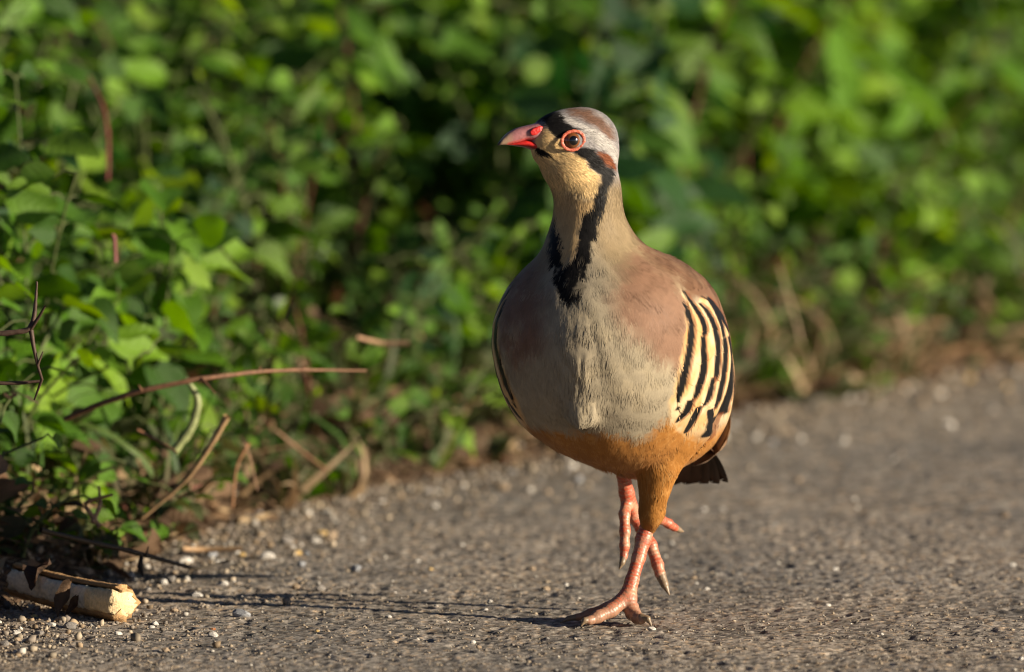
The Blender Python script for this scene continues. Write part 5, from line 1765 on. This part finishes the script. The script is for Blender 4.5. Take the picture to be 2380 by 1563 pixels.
    def loft(name, secs, colfn, parent, nseg=24):
        """secs: rows of (x, z_top, z_bottom, half width) in the beak's side view"""
        s = np.asarray(secs, dtype=np.float64)
        t = np.linspace(0, len(s) - 1, 40)
        S = np.stack([np.interp(t, np.arange(len(s)), s[:, k]) for k in range(4)], 1)
        ker = np.array([1, 2, 3, 2, 1.]) / 9
        for k in range(4):
            S[2:-2, k] = np.convolve(S[:, k], ker, "valid")
        vs, cs_, fs = [], [], []
        for i, (x_, zt, zb, hw) in enumerate(S):
            for j in range(nseg):
                al = 2 * math.pi * j / nseg
                ca, sa = math.cos(al), math.sin(al)
                la = hw * np.sign(ca) * abs(ca) ** .9
                zz = .5 * (zt + zb) + .5 * (zt - zb) * sa
                vs.append(HP(x_ + HL[0] * la, zz, la)); cs_.append(colfn(x_, zz, (zz - zb) / max(zt - zb, 1e-5)))
        for i in range(len(S) - 1):
            for j in range(nseg):
                fs.append((i * nseg + j, i * nseg + (j + 1) % nseg, (i + 1) * nseg + (j + 1) % nseg, (i + 1) * nseg + j))
        return mesh_obj(name, np.array(vs) - off, np.array(fs), mbk, parent, np.array(cs_))
    top = from_beak([(960, 440), (840, 480), (740, 505), (620, 535), (500, 565), (400, 600), (300, 655), (210, 720), (130, 810), (70, 890), (25, 955)])
    bot = from_beak([(1000, 960), (880, 895), (740, 870), (620, 850), (500, 890), (400, 915), (300, 935), (210, 950), (150, 950), (90, 958), (25, 968)])
    wdt = [.0084, .0080, .0073, .0060, .0054, .0047, .0039, .0030, .0021, .0013, .0003]
    secs = [(top[k, 0], top[k, 1], bot[k, 1] - .0004, wdt[k]) for k in range(len(top))]
    x_tip, x_b = top[-1, 0], top[1, 0]
    def upc(x_, z_, h):
        t = (x_ - x_tip) / (x_b - x_tip)
        nz = random.random()
        c_ = np.array([.40, .17, .17]) * (.85 + .3 * nz)
        c_ = c_ * (1 - max(0, h - .55) * .9) + np.array([.14, .07, .085]) * max(0, h - .55) * .9
        pale = np.array([.42, .28, .18])
        k_ = float(np.clip((.42 - t) / .2, 0, 1))
        c_ = c_ * (1 - k_) + pale * k_
        if h < .2 and t > .25: c_ = c_ * .4 + np.array([.62, .10, .08]) * .6
        k_ = float(np.clip((.13 - t) / .08, 0, 1))
        return c_ * (1 - k_) + np.array([.035, .028, .024]) * k_
    beak = empty("beak", (0, 0, 0)); beak.parent = root
    loft("upper_mandible", secs, upc, beak)
    top2 = from_beak([(1150, 1060), (1050, 985), (940, 915), (840, 880), (740, 860), (620, 845), (500, 885), (400, 915), (300, 940), (210, 955)])
    bot2 = from_beak([(1140, 1105), (1020, 1075), (900, 1110), (800, 1095), (700, 1055), (600, 1015), (500, 1000), (400, 985), (300, 975), (200, 962)])
    wd2 = [.0088, .0082, .0074, .0066, .0062, .0056, .0049, .0041, .0032, .0018]
    secs2 = [(top2[k, 0], top2[k, 1], bot2[k, 1], wd2[k]) for k in range(len(top2))]
    def loc(x_, z_, h):
        c_ = np.array([.50, .020, .016]) * (.85 + .25 * random.random())
        k_ = float(np.clip((.35 - h) / .25, 0, 1)) * .75
        t = (x_ - x_tip) / (x_b - x_tip)
        c_ = c_ * (1 - k_) + np.array([.05, .008, .010]) * k_
        k_ = float(np.clip((.42 - t) / .2, 0, 1)) * .5
        return c_ * (1 - k_) + np.array([.40, .16, .08]) * k_
    loft("lower_mandible", secs2, loc, beak)
    # nostril flap
    mc_, nt, b = new_mat("nostril_red")
    b.inputs["Base Color"].default_value = (.52, .016, .012, 1)
    b.inputs["Roughness"].default_value = .5
    no = N(nt, "ShaderNodeTexNoise"); no.inputs["Scale"].default_value = 500
    bp = N(nt, "ShaderNodeBump"); bp.inputs["Distance"].default_value = .0006
    tc = N(nt, "ShaderNodeTexCoord")
    nt.links.new(tc.outputs["Object"], no.inputs["Vector"]); nt.links.new(no.outputs[0], bp.inputs["Height"]); nt.links.new(bp.outputs[0], b.inputs["Normal"])
    cn = from_beak([(825, 645)])[0]
    for sgn in (1, -1):
        vs, fs = [], []
        ca, sa = math.cos(.42), math.sin(.42)
        for i in range(13):
            ph = math.pi * i / 12
            for j in range(24):
                ps = 2 * math.pi * j / 24
                u_ = .0045 * math.sin(ph) * math.cos(ps); w_ = .0026 * math.sin(ph) * math.sin(ps) * (1 + .15 * math.cos(ps * 2)); e_ = .0008 * math.cos(ph)
                lat_ = sgn * (.0074 + e_)
                xx = cn[0] + u_ * ca - w_ * sa; zz = cn[1] + u_ * sa + w_ * ca
                vs.append(HP(xx + HL[0] * lat_ * (1 if sgn > 0 else 1), zz, lat_))
        for i in range(12):
            for j in range(24):
                fs.append((i * 24 + j, (i + 1) * 24 + j, (i + 1) * 24 + (j + 1) % 24, i * 24 + (j + 1) % 24))
        mesh_obj("nostril", np.array(vs) - off, np.array(fs), mc_, beak)
    return root

build_bird()
